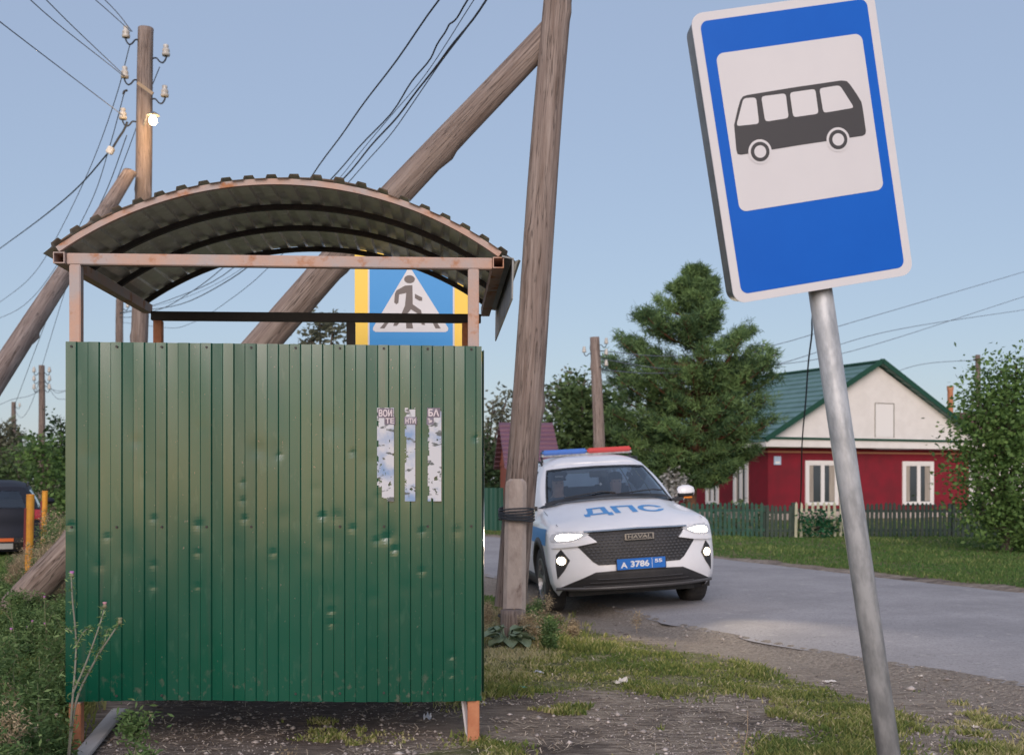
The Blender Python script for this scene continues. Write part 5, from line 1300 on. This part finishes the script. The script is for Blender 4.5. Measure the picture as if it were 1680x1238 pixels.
# pine: whorls of upswept boughs carrying needle tufts
DP = 30.0; pk_ = DP/F
pb = P(1128, 880, DP); pine = thing('pine_tree', 'tall bushy pine with upswept boughs beside the red house', 'tree', (pb.x, DP, 0))
tr = MB(); tr.tube(catmull([(pb.x, DP, -.2), (P(1135, 780, DP)), P(1142, 650, DP), P(1150, 560, DP), P(1143, 450, DP)], 6), [.19*(1-.93*i/24) for i in range(25)], 10)
tuft = []; ttone = []
def outline(py):     # half widths left and right of the crown at a picture height
    ys = [436, 460, 490, 510, 530, 560, 590, 620, 650, 690, 720, 750, 785, 800]
    l = [1140, 1118, 1088, 1040, 1012, 1003, 1000, 992, 1015, 1000, 1005, 1020, 1070, 1110]; r = [1140, 1165, 1180, 1198, 1190, 1268, 1272, 1255, 1268, 1298, 1235, 1228, 1205, 1150]
    return ip(py, ys, l), ip(py, ys, r)
py = 440
while py < 796:
    L_, R_ = outline(py); nb = 4+int((py-430)/52); a0_ = rng.uniform(0, 6)
    for k in range(nb):
        a = a0_+k*6.283/nb+rng.normal(0, .25); ca, sa = math.cos(a), math.sin(a)
        half = ((R_-1143) if ca > 0 else (1143-L_))*pk_*rng.uniform(.72, 1.14); dep = (R_-L_)/2*pk_*.95
        z0_ = P(0, py+rng.uniform(-5, 5), DP).z; ex = ca*half; ey = sa*dep*rng.uniform(.6, 1); lng = math.hypot(ex, ey); z0_ -= .18*lng*(py < 620)
        if lng < .1: continue
        dz = lng*rng.uniform(.05, .38)-(.16*lng if py > 640 else 0)
        st = Vector((P(1143, 0, DP).x, DP, max(.3, z0_-.22*lng))); en = Vector((st.x+ex, DP+ey, max(.9, z0_+dz)))
        md = st.lerp(en, .55)+Vector((0, 0, -.10*lng)); br_ = catmull([st, md, en], 7)
        tr.tube(br_, [.05*(1-.85*i/(len(br_)-1))*(.4+lng/3) for i in range(len(br_))], 5)
        dirb = np.array(en-st)/max(.01, (en-st).length); side_ = np.array([-dirb[1], dirb[0], 0.])
        for qi, q in enumerate(br_):
            f = qi/(len(br_)-1)
            if f < .34: continue
            for sg in (-1, 0, 1):       # side twigs, each ending in a tufted clump
                if rng.uniform() < .38: continue
                sp_l = lng*.26*(1.15-f)*rng.uniform(.5, 1.1)+.06; pc_ = np.array(q)+side_*sg*sp_l+np.array([0, 0, .07+.05*abs(sg)]); pt = rng.uniform(.05, .95)
                if sg: tr.tube([tuple(q), tuple(pc_)], [.012, .006], 4)
                for _ in range(4): tuft.append(pc_+rng.normal(0, 1, 3)*np.array([.10, .10, .06])*min(1.1, .5+lng*.4)); ttone.append(np.clip(pt+rng.normal(0, .08), 0, 1))
    py += 21 if py > 500 else 14
tr.build('trunk', M_pbark, pine, smooth=True)
tuft = np.array(tuft); ttone = np.array(ttone); nT = len(tuft); KN = 17
dirs = rng.normal(0, 1, (nT, KN, 3)); out_ = tuft-np.array([P(1143, 0, DP).x, DP, 0]); out_[:, 2] = .8; out_ /= np.linalg.norm(out_, axis=1)[:, None]
dirs += out_[:, None, :]*.9; dirs /= np.linalg.norm(dirs, axis=2)[:, :, None]
st = np.repeat(tuft[:, None, :], KN, 1)+rng.normal(0, .045, (nT, KN, 3)); ln = rng.uniform(.09, .17, (nT, KN, 1)); sd_ = np.cross(dirs, rng.normal(0, 1, dirs.shape)); sd_ /= np.linalg.norm(sd_, axis=2)[:, :, None]; sd_ *= .0095
co = np.stack([st-sd_, st+sd_, st+dirs*ln+sd_*.4, st+dirs*ln-sd_*.4], 2).reshape(-1, 3)
raw('crown', co, np.arange(nT*KN*4), 4, M_needle, pine, tone=np.clip(np.repeat(ttone, KN)+rng.normal(0, .1, nT*KN), 0, 1))

tree('leafy_tree', 'rounded dense green tree between the leaning pole and the pine', 33, (955, 880), [(940, 680, 45, 55), (960, 700, 60, 60), (925, 735, 40, 50), (985, 730, 50, 60), (955, 640, 35, 26), (1010, 680, 34, 44), (1000, 770, 50, 40), (1050, 760, 50, 45)], M_leafA, .085, 1.5)
tree('leafy_tree', 'taller thin crowned tree whose lacy top shows above the maroon roof', 42, (930, 880), [(905, 650, 24, 24), (930, 640, 34, 22), (955, 640, 30, 20), (915, 675, 34, 26), (890, 690, 22, 30), (965, 665, 26, 26)], M_leafC, .085, .75, clump=.28)
tree('leafy_tree', 'dusty dark tree in the gap between shelter and leaning pole', 38, (800, 880), [(808, 672, 26, 22), (830, 660, 22, 18), (796, 730, 26, 40), (825, 725, 24, 45), (800, 785, 30, 40), (770, 760, 40, 60)], M_leafC, .08, 1.1)
tree('leafy_tree', 'dark green tree directly above the green sheet fence', 36, (790, 880), [(802, 770, 22, 50), (780, 750, 30, 50), (815, 790, 14, 34), (806, 745, 20, 30)], M_leafD, .08, 1.2)
tree('leafy_tree', 'small pale tree top showing above the shelter wall beside the brace', 30, (528, 880), [(525, 535, 24, 18), (512, 556, 24, 20), (545, 548, 16, 20), (528, 585, 45, 30), (520, 640, 60, 50)], M_leafC, .075, .8, clump=.2)
tree('big_bush', 'large dense green bush filling the right edge in front of the house', 21.5, (1650, 900), [(1650, 636, 46, 42), (1668, 610, 22, 26), (1620, 668, 40, 36), (1600, 715, 36, 36), (1650, 710, 60, 60), (1595, 765, 32, 40), (1640, 790, 60, 60), (1612, 835, 36, 40), (1660, 860, 55, 50), (1690, 700, 50, 90), (1700, 820, 60, 90)], M_leafB, .045, 3.4, cat='bush', per=44, clump=.23, tone0=.4)
lf = 'hedge trees along the left edge'
tree('leafy_tree', 'dark spiky tree at the left edge just beside the shelter wall', 44, (100, 860), [(100, 700, 12, 24), (96, 740, 20, 40), (105, 780, 22, 50), (125, 740, 26, 60)], M_leafD, .09, 1.2, group=lf)
tree('leafy_tree', 'greyish tree at the far left edge behind the farthest pole', 60, (5, 860), [(0, 715, 24, 30), (-10, 760, 30, 50), (22, 745, 14, 40)], M_leafC, .11, 1.1, group=lf)
tree('leafy_tree', 'low rounded bush tree behind the parked car on its left', 40, (30, 860), [(30, 770, 34, 34), (0, 790, 36, 34), (40, 800, 40, 30)], M_leafA, .08, 1.3, group=lf)
tree('leafy_tree', 'bushy green tree between the parked car and the shelter', 36, (78, 860), [(70, 760, 30, 40), (88, 790, 26, 50), (55, 740, 18, 24), (98, 820, 30, 36)], M_leafB, .075, 1.3, group=lf, tone0=.3)
# blossoming shrub and low bushes by the fence
tree('flowering_shrub', 'pale blossoming shrub behind the bonnet, in front of the red side wall', 29, (1108, 880), [(1108, 782, 14, 16), (1096, 800, 16, 18), (1118, 800, 14, 18)], leaf_mat('white_blossom', (.10, .11, .08), (.62, .60, .60), .8, .3, (.4, (.35, .34, .32))), .05, 1.6, .03, 'shrub', clump=.1)
tree('garden_bush', 'round dark green bush behind the green picket section', 28.2, (1210, 885), [(1190, 850, 26, 22), (1215, 842, 28, 22), (1240, 852, 24, 22)], M_leafA, .05, 1.3, .03, 'bush', clump=.12)
tree('garden_bush', 'deep green bush growing through the pale picket section', 26.55, (1345, 885), [(1330, 850, 22, 16), (1352, 852, 24, 18), (1370, 858, 16, 16), (1345, 868, 34, 14)], leaf_mat('bush_leaves', (.008, .045, .02), (.03, .12, .05), .6, .2), .045, 1.6, .03, 'bush', clump=.09)
# distant belt of trees on the horizon
X = rng.uniform(-160, 170, 2600); Y = 120+rng.uniform(0, 30, 2600); Z = rng.uniform(.2, 1, 2600)**.8*(3.2+4.0*fbm(X*.08, X*0, 91, 3))
Z = np.minimum(Z, np.where((X/Y > .3), 7, 5))
leaves(np.stack([X, Y, Z], 1), .42, 16, .9, rng.uniform(.15, .6, 2600), M_leafA, 'treeline', None, asp=.7)
tl = bpy.data.objects['treeline']; tag(tl, 'distant belt of trees along the horizon', 'woodland', kind='stuff')

# ------------------------------------------------------------ marker posts, weeds, litter
M_marker = mat('orange_yellow_paint', (.72, .33, .03), .6, c2=(.60, .24, .03), scale=10); M_dred = mat('dark_red_stripe', (.18, .02, .02), .6)
for px, pt_, pbm, D, r, lb in ((49, 812, 966, 13.4, .045, 'orange yellow marker post, the taller front one of two at the left edge'), (73, 806, 912, 19, .045, 'orange yellow marker post, the farther one beside the parked car')):
    a = P(px-3, pbm, D); a.z = -.05; c = P(px+1, pt_, D); e = thing('marker_post', lb, 'post', (a.x, a.y, 0), group='orange marker posts')
    MB().tube([a, a.lerp(c, .5), c], [r, r, r*1.02], 14).build('pipe', M_marker, e, smooth=False)
    MB().tube([c, c+Vector((0, 0, .012))], [r*1.1, r*.9], 14).build('cap', M_marker, e)
    MB().bar(a.lerp(c, .50)+Vector((-r*.9, -.02, 0)), a.lerp(c, .88)+Vector((-r*.9, -.02, 0)), .03, .03, (0, 1, 0)).build('red_stripe', M_dred, e)
M_weed = leaf_mat('weed_leaves', (.05, .095, .032), (.21, .29, .12), .7, .35, (.6, (.13, .20, .07)), 1.7)
M_dryw = leaf_mat('dry_weed', (.12, .085, .05), (.50, .40, .26), .8, .25)
M_stem = mat('weed_stem', (.17, .19, .10), .8, c2=(.24, .21, .13), scale=20)
M_dstem = mat('dry_stem', (.36, .26, .17), .8)
M_thistle = mat('thistle_flower', (.42, .16, .40), .7)
def weed(name, label, x, y, h, kind, group, lean=.1, nb=5, seed=0, leafn=120):
    rr = np.random.default_rng(seed); z = gh(x, y); e = thing(name, label, 'plant', (x, y, z), group=group)
    st = MB(); cen = []; tips = []
    def br(p, d, l, r, lvl):
        pts = [p]; q = Vector(p); dd_ = Vector(d)
        for k in range(5):
            dd_ = (dd_+Vector(rr.normal(0, .10, 3))+Vector((0, 0, .06))).normalized(); q = q+dd_*l/5; pts.append(q.copy()); cen.append(tuple(q))
        st.tube(pts, [r*(1-.12*k) for k in range(6)], 5); tips.append(pts[-1])
        if lvl < 2:
            for k in range(nb if lvl == 0 else 2):
                i = rr.integers(1 if lvl == 0 else 2, 5); a = rr.uniform(0, 6.28); br(pts[i], Vector((math.cos(a)*.75, math.sin(a)*.75, .8)), l*rr.uniform(.3, .55), r*.6, lvl+1)
    a = rr.uniform(0, 6.28); br((x, y, z-.02), (math.cos(a)*lean, math.sin(a)*lean, 1), h, .0045 if kind != 'dry' else .003, 0)
    st.build('stem', M_dstem if kind == 'dry' else M_stem, e)
    cen = np.array(cen); sel = cen[rr.integers(0, len(cen), leafn)]
    leaves(sel, .016 if kind != 'dry' else .010, 5, .022*(1+h), rr.uniform(.1, .8, leafn), M_dryw if kind == 'dry' else M_weed, 'leaves', e, asp=.35, up=.2)
    return e, tips
def flower(e, p, r, m):
    mb = MB(); mb.lathe([(0, -r*1.2), (r*.75, -r*.8), (r*.8, 0), (r*.5, r*.3)], 10, Matrix.Translation(p)); mb.build('bud', M_stem, e, smooth=True)
    mb = MB(); mb.lathe([(r*.45, r*.2), (r*.9, r*1.0), (r*.6, r*1.25), (0, r*1.1)], 10, Matrix.Translation(p)); mb.build('flower', m, e, smooth=True)
# the foreground thistle in front of the wall
DT = 5.35; tb = G(118, 1238+60); tb = Vector((P(112, 0, DT).x, DT, gh(P(112, 0, DT).x, DT)))
th = thing('thistle', 'tall thin branching thistle with mauve flower heads in front of the wall\'s lower left corner', 'plant', tb)
st = MB(); cen = []
lines = [([(100, 1330), (112, 1240), (118, 1160), (125, 1060), (119, 985), (117, 945)], .0062), ([(118, 1140), (140, 1090), (160, 1035), (172, 997)], .005), ([(112, 1250), (125, 1150), (155, 1085), (180, 1045), (197, 1020)], .0062), ([(124, 1060), (138, 1035), (150, 1030)], .003),
         ([(158, 1078), (170, 1055), (176, 1033)], .003), ([(118, 1035), (108, 1030)], .003), ([(135, 1098), (150, 1100)], .003)]
for pl_2, r in lines:
    pts = [P(a, c, DT+.03*math.sin(a*.3)) for a, c in pl_2]; cc = catmull(pts, 5); st.tube(cc, [r*(1-.5*i/len(cc)) for i in range(len(cc))], 6); cen += [tuple(q) for q in cc]
st.build('stem', mat('thistle_stem', (.22, .21, .17), .85), th)
cen = np.array(cen); sel = cen[rng.integers(0, len(cen), 170)]
leaves(sel, .012, 4, .010, rng.uniform(.3, .95, 170), M_weed, 'leaves', th, asp=.25)
for px, py, m_, r in ((118, 942, M_thistle, .013), (172, 992, mat('thistle_pink', (.45, .22, .26), .7), .012), (197, 1018, M_stem, .013)): flower(th, P(px, py, DT), r, m_)
e, tp = weed('budding_weed', 'leafy budding weed standing under the left part of the wall', P(213, 0, 5.25).x, 5.25, .36, 'g', None, .05, 3, 31, 170)
for q in tp[:3]: flower(e, q, .010, M_stem)
weed('small_weed', 'short weed in bud right of the leafy budding weed', P(268, 0, 5.2).x, 5.2, .17, 'g', None, .05, 2, 33, 60)
weed('dry_sprig', 'short dry tan sprig on the soil below the middle of the wall', P(470, 0, 5.3).x, 5.3, .15, 'dry', None, .1, 2, 35, 40)
weed('dry_sprig', 'thin reddish dry stalk at the bottom edge left of the sign post', P(1215, 0, 5.0).x, 5.0, .42, 'dry', None, .06, 1, 36, 10)
# dense weeds in the lower left corner
gw = 'weeds in the lower left corner'; cnt = 0
for k in range(46):
    px = rng.uniform(-30, 118); D = rng.uniform(4.6, 9.5); x = P(px, 0, D).x
    if x > -2.42 and D < 8: x -= .12
    weed('weed', 'tangled green weed among the others left of the shelter', x, D, rng.uniform(.22, .52)*(1 if D < 6.5 else .55), 'g' if rng.uniform() < .92 else 'dry', gw, .25, 5, 100+k, 190)
for k in range(6):
    px = (22, 60, 100, -5, 45, 84)[k]; D = (5.2, 5.4, 5.6, 6, 7, 8.0)[k]
    e, tp = weed('mauve_thistle', 'thistle with tiny mauve heads among the weeds left of the shelter', P(px, 0, D).x, D, (.55, .72, .3, .5, .7, .6)[k], 'g', 'thistles among the left weeds', .12, 4, 300+k, 150)
    for q in tp[:4]: flower(e, q, .010, M_thistle if k % 2 else mat('faded_head', (.48, .34, .28), .8))
gd = 'dry weeds before the parked car'
for k in range(34):
    px = rng.uniform(12, 118); D = rng.uniform(11.5, 16); weed('dry_weed', 'dry brown weed between the parked car and the shelter', P(px, 0, D).x, D, rng.uniform(.5, .85)*(1 if px > 78 else .5), 'dry' if k % 4 else 'g', gd, .2, 7, 400+k, 330)
for k in range(12):
    px = rng.uniform(-20, 110); D = rng.uniform(9.5, 12.5); weed('weed', 'green weed around the foot of the long brace', P(px, 0, D).x, D, rng.uniform(.15, .28), 'g', 'weeds at the brace foot', .2, 6, 460+k, 240)
gq = 'dry weeds around the foot of the leaning pole'
for k in range(30):
    px = rng.uniform(792, 950) if k % 3 else rng.uniform(865, 915); D = rng.uniform(9.6, 11.8) if px > 870 else rng.uniform(9.7, 13)
    weed('dry_weed', 'pale dry weed at the foot of the leaning pole', P(px, 0, D).x, D, rng.uniform(.05, .14) if px > 905 else rng.uniform(.12, .30), 'dry' if k % 3 else 'g', gq, .2, 6, 500+k, 200)
weed('pale_sprig', 'lone thin pale sprig on the gravel in front of the police car', P(1045, 0, 11.2).x, 11.2, .22, 'dry', None, .05, 2, 560, 50)
# burdock at the pole foot
bx = P(832, 0, 9.75).x; bd = thing('burdock_plant', 'broad leaved grey green burdock at the very foot of the leaning pole', 'plant', (bx, 9.75, gh(bx, 9.75)))
M_burd = mat('burdock_leaf', (.17, .23, .14), .8, c2=(.24, .30, .20), scale=14)
for k in range(18):
    a = rng.uniform(0, 6.28); l = rng.uniform(.12, .2); z0_ = rng.uniform(.03, .16); tilt = rng.uniform(-.2, .5); rows = []
    cx_, cy_ = bx+math.cos(a)*rng.uniform(.03, .16), 9.75+math.sin(a)*rng.uniform(.03, .12)
    for i in range(9):
        f = i/8; wd = .48*l*math.sin(math.pi*min(1, f*.95+.05))**.6*(1-.3*f); row = []
        for j in range(7):
            v = j/6*2-1; u_ = f*l; rf_ = .012*math.sin(v*9+f*7+k); lx = u_; ly = v*wd; lz = z0_+f*l*tilt-(f*f)*.05+abs(v)*.02+rf_
            row.append((cx_+math.cos(a)*lx-math.sin(a)*ly, cy_+math.sin(a)*lx+math.cos(a)*ly, gh(bx, 9.75)+lz))
        rows.append(row)
    mb = MB().grid(rows); mb.tube([(bx, 9.75, gh(bx, 9.75)), (cx_, cy_, gh(bx, 9.75)+z0_)], .006, 5); mb.build('leaf', M_burd, bd, smooth=True)
# litter and plank
def crumple(name, label, cat, px, py, w_, d_, h_, m, rot=0.0, seed=0):
    rr = np.random.default_rng(seed); g = G(px, py); g.z = gh(g.x, g.y)+.004; e = thing(name, label, cat, g, (0, 0, rot)); rows = []
    for i in range(8):
        rows.append([((i/7-.5)*w_+rr.normal(0, .05)*w_, (j/5-.5)*d_+rr.normal(0, .06)*d_, abs(rr.normal(0, .5))*h_+h_*.35*math.sin(math.pi*i/7)) for j in range(6)])
    o = MB().grid(rows).build('sheet', m, e, world=False, fix=False); s_ = o.modifiers.new('thickness', 'SOLIDIFY'); s_.thickness = .002; return e
M_paper = mat('crumpled_paper', (.68, .62, .56), .8); M_plas = mat('pale_plastic', (.55, .58, .66), .5); M_teal = mat('teal_plastic', (.12, .42, .38), .5)
crumple('paper_scrap', 'cream crumpled paper scrap at the grass edge below the police car', 'litter', 1020, 1118, .10, .08, .03, M_paper, .2, 1)
crumple('plastic_scrap', 'bluish white plastic strip in the grass right of the shelter', 'litter', 884, 1104, .07, .035, .02, M_plas, -.6, 2)
crumple('plastic_scrap', 'small teal plastic scrap at the soil edge near the shelter', 'litter', 856, 1130, .05, .04, .008, M_teal, .3, 3)
crumple('paper_scrap', 'pale torn paper lying on the soil under the wall near its right post', 'litter', 701, 1182, .045, .05, .03, M_plas, .1, 4)
crumple('paper_scrap', 'flat pale paper scrap on the roadside dirt left of the sign post', 'litter', 1362, 1098, .09, .06, .01, M_paper, .1, 5)
crumple('paper_scrap', 'tiny white scrap on the dirt just right of the sign post', 'litter', 1511, 1098, .03, .03, .01, M_paper, .1, 6)
crumple('paper_scrap', 'tiny white scrap on the far roadside dirt at the lower right', 'litter', 1601, 1176, .03, .03, .012, M_paper, .5, 7)
g0, g1_ = G(196, 1172), G(120, 1262); g0.z = .03; g1_.z = .02
pk2 = thing('wooden_plank', 'grey weathered plank lying on the soil under the wall\'s left corner', 'plank', (g0+g1_)/2)
MB().bar(g0, g1_, .085, .022).build('board', mat('grey_board', (.40, .36, .33), .9, c2=(.52, .48, .45), scale=5, stretch=(2, .3, 1)), pk2, bevel=.004)
g0, g1_ = G(262, 1150), G(330, 1149); mbp = thing('white_slat', 'thin white slat lying behind the wall, seen at its lower edge', 'slat', (g0+g1_)/2)
MB().bar(g0+Vector((0, 0, .02)), g1_+Vector((0, 0, .03)), .03, .02).build('board', M_white, mbp)
